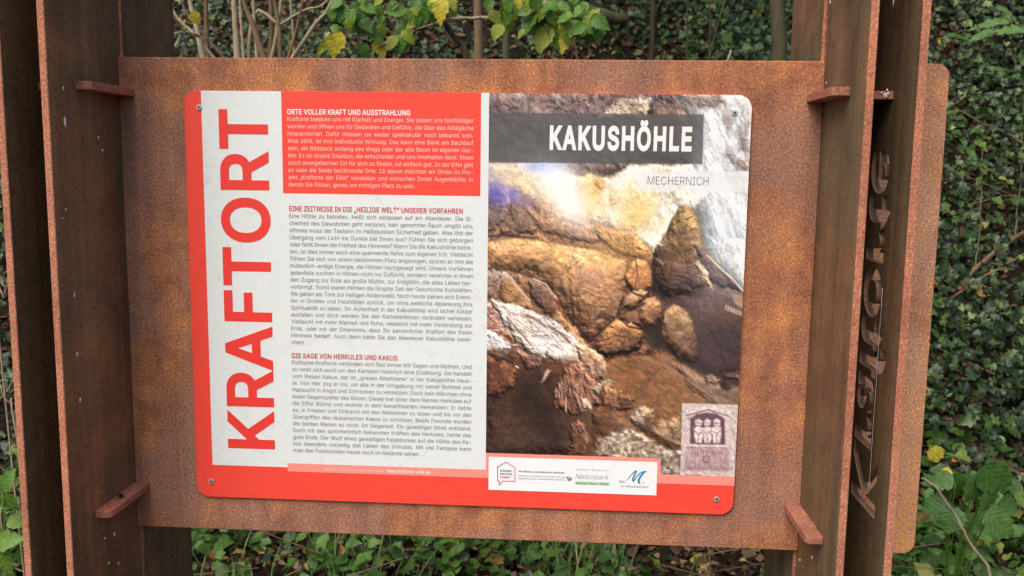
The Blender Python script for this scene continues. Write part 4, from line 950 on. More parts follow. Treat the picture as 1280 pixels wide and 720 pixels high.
def swoosh(P, w0, w1, mm, lay):
    pts = [np.array(p) for p in P]; V, F = [], []; m_ = len(pts)
    for i, p in enumerate(pts):
        t = pts[min(i + 1, m_ - 1)] - pts[max(i - 1, 0)]; t /= np.linalg.norm(t); nn = np.array((-t[1], t[0])); w = w0 + (w1 - w0) * i / (m_ - 1)
        V += [(*(p + nn * w / 2),), (*(p - nn * w / 2),)]
        if i: F.append((2 * i - 2, 2 * i, 2 * i + 1, 2 * i - 1))
    spart('emblem_stroke', pydata('emblem_stroke', [(v[0], YS - (lay + 2) * LAY, v[1] + Z0) for v in V], F), mm)
swoosh([LG(976, 222), LG(1000, 190), LG(1024, 164), LG(1044, 153)], 0.0008, 0.0024, M_mgreen, 3)
swoosh([LG(1044, 153), LG(1030, 180), LG(1018, 210), LG(1022, 226)], 0.0024, 0.0030, M_mgreen, 3.5)
swoosh([LG(1020, 226), LG(1044, 190), LG(1072, 164), LG(1110, 156)], 0.0016, 0.0022, M_blue, 4)
swoosh([LG(1096, 158), LG(1070, 190), LG(1056, 215), LG(1062, 238)], 0.0030, 0.0040, M_blue, 4.5)
an = [LG(1090 + 5 * math.cos(a), 234 + 5 * math.sin(a)) for a in np.linspace(0, 2 * math.pi, 9)[:-1]]; sheet('emblem_dot', an, 5, M_orange)

# ------------------------------------------------------------------ vegetation
def leaf_arrays(kind):
    """template leaf in xy, tip along +y, length 1; returns V, F(tri)"""
    if kind == 'ivy':
        R_ = [(0, 0), (.30, -.10), (.52, .10), (.34, .30), (.44, .62), (.18, .60), (0, 1.0)]
    elif kind == 'ovate':
        R_ = [(0, 0), (.17, .06), (.31, .24), (.33, .44), (.24, .68), (.10, .88), (0, 1.0)]
    elif kind == 'round':
        R_ = [(0, 0), (.26, .0), (.43, .18), (.45, .42), (.34, .68), (.14, .88), (0, 1.0)]
    else:
        R_ = [(0, 0), (.10, .12), (.16, .32), (.15, .55), (.10, .76), (.04, .92), (0, 1.0)]
    V = [(0, y, -0.10 * y * y) for _, y in R_[:1]]
    V = []
    n_ = len(R_)
    for x, y in R_: V.append((x, y, 0.28 * x - 0.16 * y * y))
    for x, y in R_[1:-1]: V.append((-x, y, 0.28 * x - 0.16 * y * y))
    mids = []
    for y in (.15, .4, .7): V.append((0, y, -0.16 * y * y - .02)); mids.append(len(V) - 1)
    m0, m1, m2 = mids
    L_ = [0] + list(range(n_, n_ + n_ - 2)) + [n_ - 1]; Rr = list(range(n_))
    F = []
    def side(s, flip):
        chain = [(s[0], s[1], m0), (s[1], s[2], m0), (s[2], s[3], m1), (m0, s[2], m1), (s[3], s[4], m2), (m1, s[3], m2), (s[4], s[5], m2), (s[5], s[6], m2)]
        for t in chain: F.append(t if not flip else t[::-1])
    side(Rr, False); side(L_, True)
    return np.array(V, float), np.array(F, int)
LEAF = {k: leaf_arrays(k) for k in ('ivy', 'ovate', 'round', 'lance')}
LITTER = (np.array([(0, 0, 0), (.26, .3, .10), (.2, .75, .16), (0, 1, .02), (-.2, .75, .14), (-.28, .3, .12), (0, .5, 0)], float), np.array([(0, 1, 6), (1, 2, 6), (2, 3, 6), (3, 4, 6), (4, 5, 6), (5, 0, 6)], int))

def rots(nrm, spin):
    """rotation matrices taking +z to nrm (n,3), spun about it"""
    n_ = nrm / np.linalg.norm(nrm, axis=1, keepdims=True)
    a = np.where(np.abs(n_[:, 2:3]) < .9, np.array([[0, 0, 1.]]), np.array([[1., 0, 0]]))
    x = np.cross(a, n_); x /= np.linalg.norm(x, axis=1, keepdims=True); y = np.cross(n_, x)
    c, s = np.cos(spin)[:, None], np.sin(spin)[:, None]
    return np.stack([x * c + y * s, -x * s + y * c, n_], -1)
def scatter(name, tmpl, pos, nrm, size, spin, mats, label, cat, warp=0.12, rg=RNG):
    Vt, Ft = tmpl; n_ = len(pos); Rm = rots(nrm, spin)
    V = Vt[None] + rg.normal(0, warp * .35, (n_, len(Vt), 3)) * np.array([1, 1, 1.4])
    W = np.einsum('nij,nkj->nki', Rm, V * size[:, None, None]) + pos[:, None, :]
    F = (Ft[None] + (np.arange(n_) * len(Vt))[:, None, None]).reshape(-1, 3)
    o = link(name, big_mesh(name, W.reshape(-1, 3), F), mats)
    return tag(o, label, cat, kind='stuff')
def gnormal(x, y):
    e = .05; zx = (ground_z(x + e, y) - ground_z(x - e, y)) / (2 * e); zy = (ground_z(x, y + e) - ground_z(x, y - e)) / (2 * e)
    n_ = np.stack([-zx, -zy, np.ones_like(zx)], -1); return n_ / np.linalg.norm(n_, axis=1, keepdims=True)

# ivy: dense on the right-hand bank and on the left, broken in the middle
def ivy_density(x, y):
    w = 1.5 * sst(1.5, 2.3, x) * sst(1.7, 2.8, y) + 0.80 * sst(0.75, 0.1, x) * sst(1.3, 2.2, y) + 0.30 * sst(1.8, 3.2, y) * (1 - sst(1.5, 2.3, x)) * sst(0.1, .75, x)
    w = w + 0.45 * sst(0.9, -.2, x) * sst(.7, 1.2, y) * (1 - sst(1.3, 2.2, y))
    return w * (0.20 + 1.1 * sst(.28, .62, vn(x * 2.2 + 11, y * 2.2 + 4))) * (0.35 + .9 * sst(.25, .55, vn(x * .9 + 31, y * .9 + 14)))
nC = 105000
xs = RNG.uniform(-3.6, 6.2, nC); ys = .7 + 6.3 * RNG.random(nC) ** 0.8
keep = RNG.random(nC) < ivy_density(xs, ys); xs, ys = xs[keep], ys[keep]
hgt = RNG.random(len(xs)) ** 1.3 * (0.10 + 0.42 * vn(xs * 1.6 + 2, ys * 1.6 + 8) * sst(1.6, 2.6, ys))
gn = gnormal(xs, ys); pos = np.stack([xs, ys, ground_z(xs, ys)], -1) + gn * hgt[:, None]
nr = gn + RNG.normal(0, .58, gn.shape) + np.array([0.05, -.55, .35])
scatter('ivy', LEAF['ivy'], pos, nr, RNG.uniform(.026, .054, len(xs)) * (0.8 + .7 * vn(xs * 1.3 + 40, ys * 1.3 + 9)), RNG.normal(math.pi, .9, len(xs)), M_ivy, 'dense dark green ivy leaves covering the bank behind the sign', 'ivy')
# leaf litter
nC = 46000
xs = RNG.uniform(-3.8, 6.2, nC); ys = -1.2 + 8.0 * RNG.random(nC)
gn = gnormal(xs, ys); pos = np.stack([xs, ys, ground_z(xs, ys) + .006 + .03 * RNG.random(nC)], -1)
scatter('leaf_litter', LITTER, pos, gn + RNG.normal(0, .38, gn.shape), RNG.uniform(.025, .075, nC), RNG.uniform(0, 6.3, nC), M_litter, 'brown fallen leaves littering the forest floor', 'leaf litter', .2)
# soft low greenery
nP = 600
xs = []; ys = []; hs = []
while len(xs) < nP:
    x, y = RNG.uniform(-2.6, 4.2), RNG.uniform(.5, 3.2)
    w = 1.0 * (x > 1.5) * (y < 2.5) + .75 * (x < .75) * (y < 2.0) + .45 * (.5 < x < 1.0) * (y < 2.3) + .05
    if .93 < x < 1.50 and y < 2.4: w = .02
    if x < .75: w *= .75
    if RNG.random() < w: xs.append(x); ys.append(y); hs.append(RNG.uniform(.06, .26))
LP, LN, LS, LR = [], [], [], []
for x, y, h in zip(xs, ys, hs):
    for k in range(RNG.integers(5, 11)):
        a = RNG.uniform(0, 6.28); r_ = RNG.uniform(.01, .11); LP.append((x + r_ * math.cos(a), y + r_ * math.sin(a), gz(x, y) + h * RNG.uniform(.35, 1.0)))
        LN.append((.7 * math.cos(a) + RNG.normal(0, .25), .7 * math.sin(a) - .35 + RNG.normal(0, .25), .9)); LS.append(RNG.uniform(.035, .085)); LR.append(RNG.uniform(0, 6.28))
scatter('ground_plants', LEAF['ovate'], np.array(LP), np.array(LN), np.array(LS), np.array(LR), M_low, 'fresh green low leafy plants carpeting the ground behind the sign', 'ground plants')
# looser undergrowth with larger leaves, in clumps on the bank
LP, LN, LS, LR = [], [], [], []
for (cx_, cy_, rr2, nn_, hh) in ((.05, 3.6, .35, 110, .5), (.45, 4.2, .4, 110, .5), (1.15, 4.4, .35, 120, .55), (1.7, 4.9, .4, 120, .5), (2.3, 3.0, .30, 70, .35), (2.9, 3.8, .4, 90, .4), (2.0, 4.2, .3, 80, .4), (2.05, 1.7, .28, 70, .28), (2.5, 2.1, .3, 80, .3), (1.75, 2.2, .22, 50, .25), (-.7, 3.2, .4, 110, .5), (-1.3, 2.0, .4, 110, .4), (.2, 2.0, .3, 60, .2), (.55, 1.9, .2, 40, .2)):
    for k in range(nn_):
        x, y = RNG.normal(cx_, rr2 * .6), RNG.normal(cy_, rr2 * .6); LP.append((x, y, gz(x, y) + hh * RNG.random() ** .8)); LN.append((RNG.normal(0, .45), RNG.normal(-.35, .45), .9)); LS.append(RNG.uniform(.045, .10)); LR.append(RNG.normal(math.pi, .9))
scatter('undergrowth', LEAF['ovate'], np.array(LP), np.array(LN), np.array(LS), np.array(LR), M_low, 'loose clumps of larger green leaves on the bank', 'undergrowth')
# fallen sticks
V, F = [], []
for k in range(420):
    x, y = RNG.uniform(-2.5, 4.5), RNG.uniform(.8, 6.5); a = RNG.uniform(0, 6.28); L_ = RNG.uniform(.12, .7); r_ = RNG.uniform(.002, .006); up_ = RNG.uniform(-.1, .45)
    p0 = Vector((x, y, gz(x, y) + RNG.uniform(.02, .25))); p1 = p0 + Vector((math.cos(a) * L_, math.sin(a) * L_ * .5, up_ * L_)); p1.z = max(p1.z, gz(p1.x, p1.y) + .02)
    t_ = (p1 - p0).normalized(); u_ = t_.cross(Vector((0, 0, 1))).normalized() * r_; w_ = t_.cross(u_).normalized() * r_; k0 = len(V)
    for p, q in ((p0, 1), (p1, .5)): V += [p + u_ * q, p - u_ * q * .5 + w_ * .87 * q, p - u_ * q * .5 - w_ * .87 * q]
    for e in range(3): F += [(k0 + e, k0 + (e + 1) % 3, k0 + 3 + (e + 1) % 3), (k0 + e, k0 + 3 + (e + 1) % 3, k0 + 3 + e)]
tag(link('fallen_sticks', big_mesh('fallen_sticks', np.array([tuple(v) for v in V]), np.array(F)), M_brown_stem), 'thin brown sticks strewn over the bank and forest floor', 'sticks', kind='stuff')
# grass
nG = 1500
gxs = np.concatenate([RNG.normal(.80, .10, 160), RNG.uniform(-2.2, 4.0, 330), RNG.normal(-.05, .22, 110)]); gys = np.concatenate([RNG.uniform(1.3, 2.3, 160), RNG.uniform(.4, 3.0, 330), RNG.uniform(1.0, 2.2, 110)])
V, F = [], []
for x, y in zip(gxs, gys):
    a = RNG.uniform(0, 6.28); h = RNG.uniform(.10, .30); w = RNG.uniform(.002, .0045); ln = RNG.uniform(.2, .8) * h; z = gz(x, y); dx_, dy_ = math.cos(a), math.sin(a)
    k = len(V)
    for t in (0, .4, .75): V += [(x + dx_ * ln * t * t - dy_ * w * (1 - t * .6), y + dy_ * ln * t * t + dx_ * w * (1 - t * .6), z + h * t), (x + dx_ * ln * t * t + dy_ * w * (1 - t * .6), y + dy_ * ln * t * t - dx_ * w * (1 - t * .6), z + h * t)]
    V.append((x + dx_ * ln, y + dy_ * ln, z + h * .97)); F += [(k, k + 1, k + 3), (k, k + 3, k + 2), (k + 2, k + 3, k + 5), (k + 2, k + 5, k + 4), (k + 4, k + 5, k + 6)]
tag(link('grass', big_mesh('grass', np.array(V), np.array(F)), M_grass), 'thin green grass blades on the forest floor', 'grass', kind='stuff')

# single leaves as parts
def leaf_mesh(kind, mats, seed):
    """a leaf of nine ribs with toothed edge, folded on the midrib and bent along its length"""
    rg = np.random.default_rng(seed); prof = {'ovate': (.34, .36, 1.0), 'round': (.46, .40, .8), 'lance': (.17, .34, 1.0)}[kind]
    V, F = [], []; R_ = 10; bend = rg.uniform(.08, .45); tw = rg.uniform(-.25, .25); fold = rg.uniform(.12, .42)
    for k in range(R_ + 1):
        t = k / R_; w = prof[0] * (math.sin(math.pi * t ** (math.log(.5) / math.log(prof[1]) if t > 0 else 1)) ** prof[2] if 0 < t < 1 else 0.0)
        tooth = (1.09 if k % 2 else .90) * rg.uniform(.93, 1.07)
        zc = -bend * t * t; cx = .05 * math.sin(2.4 * t + seed)
        for sd in (-1, 0, 1):
            x = sd * w * tooth; V.append((cx + x, t + (.035 if k % 2 and sd else 0), zc + fold * abs(x) + tw * x * t + (rg.uniform(-.02, .03) if sd else 0)))
    for k in range(R_):
        for c_ in (0, 1):
            a = k * 3 + c_; F.append((a, a + 1, a + 4)); F.append((a, a + 4, a + 3))
    me = big_mesh('leaf', np.array(V), np.array(F), True); me.materials.append(mats); return me
LMESH = {}
def leaf_obj(kind, mats, p, size, ang, parent, tilt=None, name='leaf'):
    """a leaf facing the open side; ang = direction of the tip in the picture plane, degrees from +x"""
    key = (kind, mats.name, random.randrange(7))
    if key not in LMESH: LMESH[key] = leaf_mesh(kind, mats, len(LMESH))
    o = bpy.data.objects.new(name, LMESH[key]); COL.objects.link(o)
    tx, tz = math.cos(rad(ang)), math.sin(rad(ang))
    yv = Vector((tx, random.uniform(-.45, .25), tz)).normalized()
    nv = Vector((random.uniform(-.4, .4), -1, random.uniform(.15, .8) if tilt is None else tilt)); nv = (nv - yv * nv.dot(yv)).normalized()
    xv = yv.cross(nv)
    Mx = Matrix((xv, yv, nv)).transposed().to_4x4(); Mx = Matrix.Translation(p) @ Mx @ Matrix.Scale(size, 4)
    if parent is not None:
        o.parent = parent; o.matrix_parent_inverse = Matrix.Translation(-parent.location)
    o.matrix_basis = Mx
    return o
def part_at(root, name, me, mats):
    o = link(name, me, mats); o.parent = root; o.matrix_parent_inverse = Matrix.Translation(-root.location); return o

# bare shrub behind the left half of the panel
sb = at(310, 120, 2.55); base = Vector((sb.x, 2.55, gz(sb.x, 2.55)))
shrub = empty('bare_shrub', base); tag(shrub, 'bare shrub of tan and brown upright stems above the left part of the panel', 'shrub')
STEMS = [((255, 78), (247, 40), (236, -10), .010, 0), ((262, 78), (256, 45), (258, -20), .009, 1), ((297, 78), (294, 35), (291, -20), .0105, 0), ((305, 78), (302, 40), (299, -10), .005, 0),
         ((322, 78), (318, 35), (316, -20), .0065, 0), ((332, 78), (318, 38), (298, -20), .0105, 1), ((336, 78), (343, 35), (336, -20), .009, 1), ((338, 78), (350, 30), (352, -20), .007, 0),
         ((350, 78), (352, 40), (340, -20), .008, 1), ((368, 78), (366, 40), (363, -10), .005, 0), ((364, 75), (390, 35), (418, -6), .007, 0), ((270, 76), (240, 40), (214, 8), .006, 0),
         ((284, 78), (262, 52), (230, 10), .005, 1), ((358, 78), (372, 45), (380, -20), .005, 1), ((352, 30), (378, 12), (412, -3), .005, 0)]
for i, (a, b_, c_, r_, dk) in enumerate(STEMS):
    Y = 2.5 + .25 * math.sin(i * 2.3); r_ = r_ * 1.7
    A, Bp, C_ = at(*a, Y), at(*b_, Y), at(*c_, Y)
    root_ = Vector((base.x + random.uniform(-.2, .2), 2.55 + random.uniform(-.12, .12), 0)); root_.z = gz(root_.x, root_.y) - .02
    far = C_ + (C_ - Bp) * 1.1 + Vector((0, 0, .25))
    A2 = A + (A - Bp) * 1.6; root_.x = .55 * root_.x + .45 * A2.x; Bm = Bp.lerp(A.lerp(C_, .5), .5)
    pts = curve_pts([root_, A2, A, Bm, C_, far], 26, .0012)
    part_at(shrub, 'stem', tube('stem', pts, [r_ * (1.15 - .75 * k / 25) for k in range(26)]), [M_pale_stem, M_brown_stem][dk])
leaf_obj('round', M_y_leaf, at(240, 14, 2.3), .058, -65, shrub)
for px, py, an_ in ((215, 20, 95), (214, 45, 250), (216, 62, 340)):
    P0 = at(px, py, 2.3); part_at(shrub, 'twig', tube('twig', curve_pts([at(262, 50, 2.5), at(232, 40, 2.4), P0], 8, .003), [.004] * 8, 5), M_pale_stem)

# leafy shrub with green and yellow leaves hanging over the panel
FY = 2.15; fb = at(588, 110, FY); base = Vector((fb.x, FY, gz(fb.x, FY)))
fs = empty('leafy_shrub', base); tag(fs, 'shrub with drooping branch of bright green and yellow leaves above the panel', 'shrub')
trk = [base - Vector((0, 0, .03)), at(592, 300, FY), at(584, 78, FY), at(570, 50, FY), at(552, 18, FY), at(540, -40, FY)]
part_at(fs, 'stem', tube('stem', curve_pts(trk, 20, .004), [.018 * (1 - .55 * k / 19) for k in range(20)]), M_dark_stem)
BR = [([(552, 18), (590, -20), (640, -25), (690, -30), (740, -10)], .006), ([(640, 22), (590, 23), (553, 27), (527, 35), (492, 48), (467, 63)], .0055), ([(552, 18), (520, -8), (480, -14), (440, -8), (425, 2)], .005),
      ([(640, 22), (668, 12), (690, -6), (690, -30)], .005), ([(690, -6), (704, 20), (708, 50), (722, 74)], .003), ([(668, 12), (690, 24), (720, 22), (748, 30)], .003),
      ([(640, 22), (632, 30), (622, 36)], .0025), ([(480, -14), (452, 8), (442, 25), (455, 60)], .003), ([(527, 35), (505, 40), (500, 52)], .0025), ([(440, 40), (416, 42), (406, 60)], .002), ([(452, 38), (470, 42), (440, 40)], .002),
      ([(553, 27), (545, 12), (560, 0), (552, 18)], .0025), ([(601, 22), (560, 24), (525, 36)], .0045)]
for P, r_ in BR:
    pts = curve_pts([at(x, y, FY - .02 + .05 * math.sin(x * .11)) for x, y in P], 14, .003); r_ *= 1.4
    part_at(fs, 'branch', tube('branch', pts, [r_ * (1 - .5 * k / 13) for k in range(14)], 6), M_pale_stem if r_ >= .006 else M_brown_stem)
G, YG, YY = M_green_leaf, M_yg_leaf, M_y_leaf
LV = [(420, 6, 20, 200, G), (428, 16, 26, 250, G), (439, 23, 26, 260, G), (447, 14, 26, 300, G), (450, 27, 24, 280, G), (459, 33, 24, 310, G), (460, 12, 24, 340, G), (405, 58, 34, 235, YG), (421, 56, 34, 255, YY), (416, 44, 18, 190, G), (470, 44, 28, 330, G),
      (476, 60, 26, 280, YY), (456, 66, 24, 260, G), (494, 14, 26, 180, G), (489, 12, 18, 140, G), (503, 40, 24, 300, G), (500, 54, 24, 265, G), (510, 46, 22, 315, YG), (516, 32, 18, 20, YG), (527, 22, 24, 230, G), (530, 6, 22, 150, G), (537, 20, 22, 300, G), (552, 14, 32, 262, YY), (544, 10, 26, 245, YY), (565, 5, 20, 300, YG), (520, 14, 18, 160, YG),
      (622, 41, 24, 250, YG), (630, 33, 18, 330, G), (631, 19, 22, 230, G), (637, 23, 28, 265, YG), (636, 6, 24, 120, G), (650, 5, 20, 280, YY), (661, 30, 36, 240, G), (675, 19, 22, 220, G), (683, 8, 26, 30, G), (692, 14, 22, 330, G), (698, 6, 32, 340, G), (680, 50, 36, 255, YG), (692, 38, 28, 265, YG), (698, 50, 34, 280, G), (705, 22, 24, 200, G), (708, 42, 32, 290, YG),
      (720, 28, 30, 215, G), (715, 36, 26, 250, G), (726, 33, 28, 300, G), (737, 42, 30, 255, G), (742, 18, 26, 60, YG), (751, 30, 28, 320, G), (747, 42, 26, 290, G), (734, 26, 22, 100, YG), (706, 54, 26, 250, YY), (655, 14, 22, 200, G), (668, 4, 24, 260, G), (612, 4, 20, 60, G), (668, 38, 20, 290, YG), (728, 16, 20, 140, G)]
_r = random.Random(3)
for cx_, cy_, w_, h_, n_ in ((440, 18, 34, 22, 14), (500, 30, 26, 26, 12), (690, 22, 44, 24, 24), (545, 8, 24, 12, 7), (630, 16, 14, 18, 6), (735, 30, 16, 14, 6)):
    for k in range(n_): LV.append((cx_ + _r.uniform(-w_, w_), cy_ + _r.uniform(-h_, h_), _r.uniform(13, 22), _r.uniform(200, 340), _r.choice((G, G, G, YG))))
for px, py, sz, an_, mm in LV:
    Y = FY - .10 + .10 * random.random(); s_ = sz * (Y - CAM.y) / FPX; p = at(px, py, Y)
    p = p - Vector((math.cos(rad(an_)), 0, math.sin(rad(an_)))) * s_ * .5
    leaf_obj('ovate' if sz < 33 else 'lance' if mm is YG and sz == 34 else 'ovate', mm, p, s_, an_, fs)

# young plant with broad leaves, right
pb_ = at(1215, 640, 1.35); base = Vector((pb_.x - .05, 1.35, gz(pb_.x, 1.35)))
sap = empty('broadleaf_seedling', base); tag(sap, 'young plant with broad rounded green leaves on the ground beside the rusty side panel', 'plant')
for px, py, sz, an_, mm in ((1222, 611, 46, 262, M_pale_leaf), (1243, 596, 48, 320, M_dark_leaf), (1194, 610, 40, 268, M_dark_leaf), (1178, 600, 28, 210, M_pale_leaf), (1236, 628, 36, 290, M_pale_leaf), (1212, 656, 38, 250, M_pale_leaf), (1247, 652, 44, 325, M_dark_leaf), (1172, 638, 38, 200, M_dark_leaf), (1188, 648, 36, 240, M_dark_leaf), (1262, 632, 30, 350, M_dark_leaf)):
    Y = 1.28 + .08 * random.random(); s_ = sz * (Y - CAM.y) / FPX; p = at(px, py, Y) - Vector((math.cos(rad(an_)), 0, math.sin(rad(an_)))) * s_ * .5
    leaf_obj('round', mm, p, s_, an_, sap)
    part_at(sap, 'stalk', tube('stalk', curve_pts([base - Vector((0, 0, .01)), base.lerp(p, .5) + Vector((0, .03, .03)), p], 7), [.0022] * 7, 5), M_green_leaf)
# arching cane beside it
def hit(px, py, off):
    """where the pixel's ray comes within off of the ground"""
    d = (CR @ Vector(((px - 640) / FPX, (360 - py) / FPX, -1.0))); t = .5
    while t < 12:
        q = CAM + d * t
        if q.z < gz(q.x, q.y) + off: break
        t += .01
    return q
def cane(name, label, cat, pix, Ys, r_, mm, ground_end=True, wob=.004, n_=18):
    if Ys is None: pts = [hit(x, y, .30) for x, y in pix]; ground_end = False
    else: pts = [at(x, y, Y) for (x, y), Y in zip(pix, Ys)]
    if ground_end: pts.append(Vector((pts[-1].x + .05, pts[-1].y, gz(pts[-1].x + .05, pts[-1].y) - .01)))
    P = curve_pts(pts, n_, wob); o0 = P[-1]
    o = link(name, tube(name, [p - o0 for p in P], [r_ * (.55 + .45 * k / (n_ - 1)) for k in range(n_)], 6), mm); o.location = o0
    return tag(o, label, cat)
cane('bramble_cane', 'thin pale cane arching to the ground beside the broad-leaved young plant', 'cane', [(1152, 598), (1168, 608), (1195, 647), (1210, 675), (1238, 722)], [1.05] * 5, .0055, M_pale_stem)
cane('dead_branch', 'thick leaning dead branch in front of the ivy bank', 'branch', [(1300, 280), (1262, 302), (1220, 334), (1198, 362)], None, .016, M_brown_stem)
cane('dead_branch', 'slim dead branch crossing below the thick leaning branch', 'branch', [(1300, 306), (1255, 332), (1225, 348), (1190, 372)], None, .007, M_brown_stem)
cane('vine_stem', 'pale green vertical vine hanging before the ivy, nearer the side panel', 'vine', [(1227, 150), (1227, 230), (1224, 290), (1219, 336)], None, .0045, M_vine)
cane('vine_stem', 'pale green vertical vine hanging before the ivy, farther from the side panel', 'vine', [(1279, 100), (1277, 200), (1272, 260), (1268, 300)], None, .0045, M_vine)
cane('dry_twig', 'dry twig slanting across the ivy, level with the upper clamping lug', 'twig', [(1212, 108), (1202, 124), (1190, 130), (1182, 128)], None, .009, M_pale_stem)
cane('dry_twig', 'long thin twig sloping down across the ivy below the short forked twig', 'twig', [(1200, 138), (1230, 155), (1258, 166), (1284, 182)], None, .007, M_brown_stem)
cane('dry_twig', 'thin level twig crossing both hanging vines', 'twig', [(1200, 258), (1236, 250), (1262, 244), (1290, 254)], None, .005, M_brown_stem)
# left edge plant and stalks
lb0 = at(8, 700, .62); base = Vector((lb0.x, .62, gz(lb0.x, .62)))
lp = empty('nettle_plant', base); tag(lp, 'leafy bright green plant showing beside the outer edge of the post without letters', 'plant')
for px, py, sz, an_ in ((8, 600, 34, 60), (9, 628, 34, 290), (12, 672, 44, 20), (6, 697, 46, 300), (22, 652, 30, 350), (-12, 640, 40, 200)):
    s_ = sz * (.6 - CAM.y) / FPX; p = at(px, py, .6) - Vector((math.cos(rad(an_)), 0, math.sin(rad(an_)))) * s_ * .5
    leaf_obj('ovate', M_green_leaf, p, s_, an_, lp)
    part_at(lp, 'stalk', tube('stalk', curve_pts([base - Vector((0, 0, .01)), base.lerp(p, .6), p], 6), [.002] * 6, 5), M_green_leaf)
for k, (P, lab) in enumerate((([(-12, 455), (2, 485), (10, 505), (19, 535)], 'straw-coloured stalk leaning outward from the post without letters'), ([(20, 470), (8, 488), (-6, 505), (-14, 520)], 'straw-coloured stalk crossing the leaning one beside the post'), ([(-6, 340), (3, 352), (6, 372), (-2, 400)], 'bent straw stalk above the two crossing ones beside the post'))):
    cane('straw_stalk', lab, 'stalk', P, [.7] * 4, .0028, M_pale_stem)
# pale lance leaves, upper right
base = hit(1245, 62, .0)
up = empty('lance_leaf_plant', base); tag(up, 'plant with long pale green leaves standing out of the ivy bank', 'plant')
for px, py, sz, an_ in ((1238, 27, 44, 175), (1204, 45, 40, 5), (1252, 40, 54, 185), (1262, 20, 36, 330), (1225, 44, 34, 200), (1280, 36, 40, 20)):
    p = hit(px, py, .42); s_ = sz * (p - CAM).length / FPX; p = p - Vector((math.cos(rad(an_)), 0, math.sin(rad(an_)))) * s_ * .5
    leaf_obj('lance', M_pale_leaf, p, s_, an_, up, tilt=1.2)
    part_at(up, 'stalk', tube('stalk', curve_pts([base - Vector((0, 0, .01)), base.lerp(p, .6) + Vector((.03, 0, .08)), p], 7), [.004] * 7, 5), M_brown_stem)
# single bright fallen leaves
def caught(px, py, sz, an_, mm, label, Y=None, kind='round'):
    """a leaf lying where its pixel ray meets the ground or the ivy"""
    d = (CR @ Vector(((px - 640) / FPX, (360 - py) / FPX, -1.0))); t = .5
    while t < 9:
        q = CAM + d * t
        if q.z < gz(q.x, q.y) + (.12 if Y is None else Y): break
        t += .01
    o = leaf_obj(kind, mm, q, sz * t / FPX, an_, None, name='fallen_leaf'); tag(o, label, 'leaf'); return o
caught(1169, 556, 24, 280, M_y_leaf, 'bright yellow leaf caught above the broad-leaved young plant', .35)
caught(1191, 591, 15, 190, M_y_leaf, 'small yellow leaf among the broad green leaves', .28)
caught(1197, 572, 9, 200, M_o_leaf, 'tiny orange leaf beside the bright yellow leaf', .2)
caught(1175, 47, 13, 300, M_y_leaf, 'yellow leaf on the ivy just above the side panel corner')
caught(1274, 45, 11, 250, M_y_leaf, 'yellow leaf beneath the long pale green leaves')
caught(1206, 380, 12, 320, M_y_leaf, 'yellow leaf low in the ivy below the dead branches')
caught(1220, 367, 18, 20, M_dry_leaf, 'ochre dry leaf lying on ivy below the dead branches')
caught(947, 11, 12, 270, M_y_leaf, 'yellow leaf on the bank beside the rear plate of the lettered post')
caught(272, 686, 20, 265, M_dry_leaf, 'curled ochre leaf below the panel beside the rear plate', .10)
caught(412, 690, 20, 250, M_yg_leaf, 'yellowish drooping leaf below the panel, larger of a pair', .10)
caught(432, 686, 13, 200, M_dry_leaf, 'small ochre leaf next to the yellowish drooping leaf', .10)
caught(880, 700, 18, 170, M_y_leaf, 'yellow leaf lying on brown leaf litter below the panel', .02)
caught(616, 707, 22, 60, M_dry_leaf, 'pale tan leaf lying on the ground below the panel', .03)
caught(1152, 640, 18, 290, M_dry_leaf, 'tan leaf touching the lower corner of the side panel', .55)
caught(18, 569, 9, 180, M_dry_leaf, 'pale tan leaf on the ground beside the post without letters', .05)

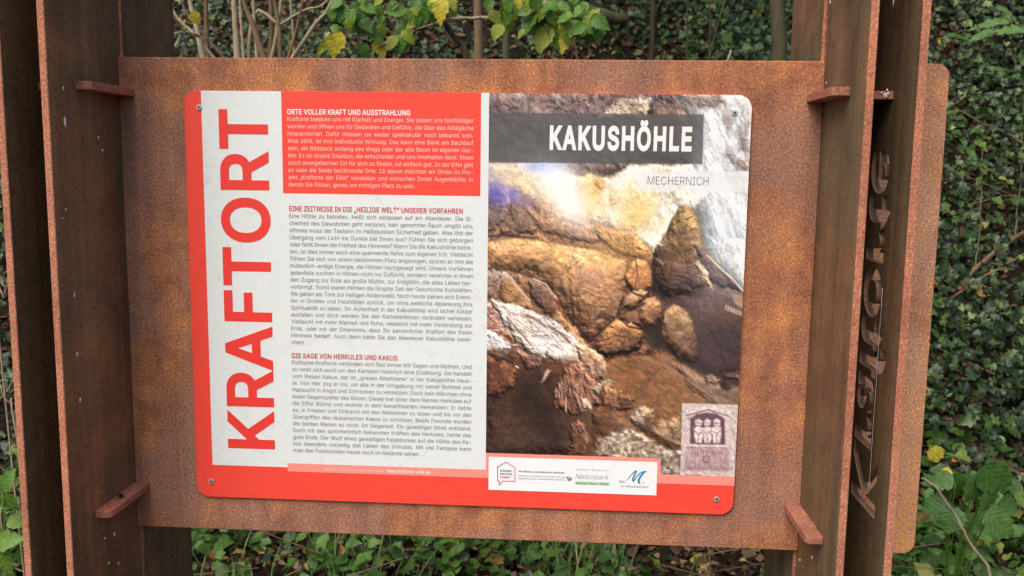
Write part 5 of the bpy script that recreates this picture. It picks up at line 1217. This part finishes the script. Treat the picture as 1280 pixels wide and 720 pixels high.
# stems and trees on the bank
def tree(px, Y, r_, lean, label, mm=M_trunk, crown=True, H=5.5, name='forest_tree', seed=0):
    rg = random.Random(seed); base = hit(px, Y, 0.0) if Y > 20 else at(px, 60, Y); base = Vector((base.x, base.y, gz(base.x, base.y) - .05))
    o = empty(name, base); tag(o, label, 'tree', )
    P = curve_pts([base, base + Vector((lean * .3, 0, H * .35)), base + Vector((lean * .8, .1, H * .7)), base + Vector((lean, .15, H))], 16, .02, rg)
    part_at(o, 'trunk', tube('trunk', P, [r_ * (1.15 - .75 * k / 15) for k in range(16)], 9), mm)
    pos, nr = [], []
    for k in range(9):
        a = rg.uniform(0, 6.28); st = P[9 + k % 6]; L_ = rg.uniform(.7, 1.4)
        e = st + Vector((math.cos(a) * L_, math.sin(a) * L_, rg.uniform(.1, .6)))
        part_at(o, 'limb', tube('limb', curve_pts([st, st.lerp(e, .5) + Vector((0, 0, .12)), e], 6, .02, rg), [r_ * .3 * (1 - .7 * q / 5) for q in range(6)], 5), mm)
        for q in range(90):
            t = rg.uniform(.3, 1.1); c = st.lerp(e, t); pos.append((c.x + rg.gauss(0, .22), c.y + rg.gauss(0, .22), c.z + rg.gauss(0, .16))); nr.append((rg.gauss(0, .5), rg.gauss(0, .5), 1))
    Vt, Ft = LEAF['ovate']; n_ = len(pos); pos = np.array(pos); Rm = rots(np.array(nr), RNG.uniform(0, 6.28, n_)); sz = RNG.uniform(.06, .11, n_)
    W = np.einsum('nij,kj->nki', Rm, Vt) * sz[:, None, None] + pos[:, None, :]
    part_at(o, 'crown', big_mesh('crown', W.reshape(-1, 3), (Ft[None] + (np.arange(n_) * len(Vt))[:, None, None]).reshape(-1, 3)), M_green_leaf)['kind'] = 'stuff'
    return o
tree(631, 3.2, .020, .1, 'slim mossy trunk rising behind the hanging leafy branch', seed=1)
tree(606, 3.5, .026, -.2, 'brown trunk just beside the slim mossy trunk', M_brown_stem, seed=2)
tree(808, 4.3, .017, .3, 'dark slender tree behind the title end of the panel', M_dark_stem, seed=3)
tree(1252, 30, .035, .3, 'dark crooked little tree at the top of the ivy bank', M_dark_stem, seed=4)
tree(975, 4.2, .045, -.2, 'dark tree beside the rear plate of the lettered post', M_trunk, seed=5)
for i, (px, Y, ln, lab) in enumerate(((785, 3.2, -.3, 'thin dark sapling leaning away from the leafy branch'), (826, 3.4, .35, 'thin dark sapling leaning towards the lettered post'), (850, 3.6, .05, 'straight thin dark sapling on the bank'), (800, 3.0, .45, 'thin pale sapling leaning over the panel top'), (905, 3.5, -.1, 'wispy upright sapling between slender tree and lettered post'))):
    p = at(px, 75, Y); base = Vector((p.x, Y, gz(p.x, Y) - .03)); P = curve_pts([(0, 0, 0), (ln * .3, 0, .6), (ln, .05, 1.6)], 10, .012)
    o = link('bare_sapling', tube('bare_sapling', P, [.011 * (1 - .07 * k) for k in range(10)], 6), M_pale_stem if 'pale' in lab else M_dark_stem); o.location = base; tag(o, lab, 'sapling')
# fallen mossy log on the bank
a_, c_ = at(655, 12, 3.6), at(782, 24, 3.9)
for q in (a_, c_): q.z = max(q.z, gz(q.x, q.y) + .03)
P = curve_pts([a_, a_.lerp(c_, .4) + Vector((0, 0, .02)), c_], 12, .008); o0 = P[0].copy()
o = link('fallen_log', tube('fallen_log', [p - o0 for p in P], [.055 - .002 * k for k in range(12)], 10), M_trunk); o.location = o0; tag(o, 'mossy fallen log lying on the bank behind the leafy branch', 'log')
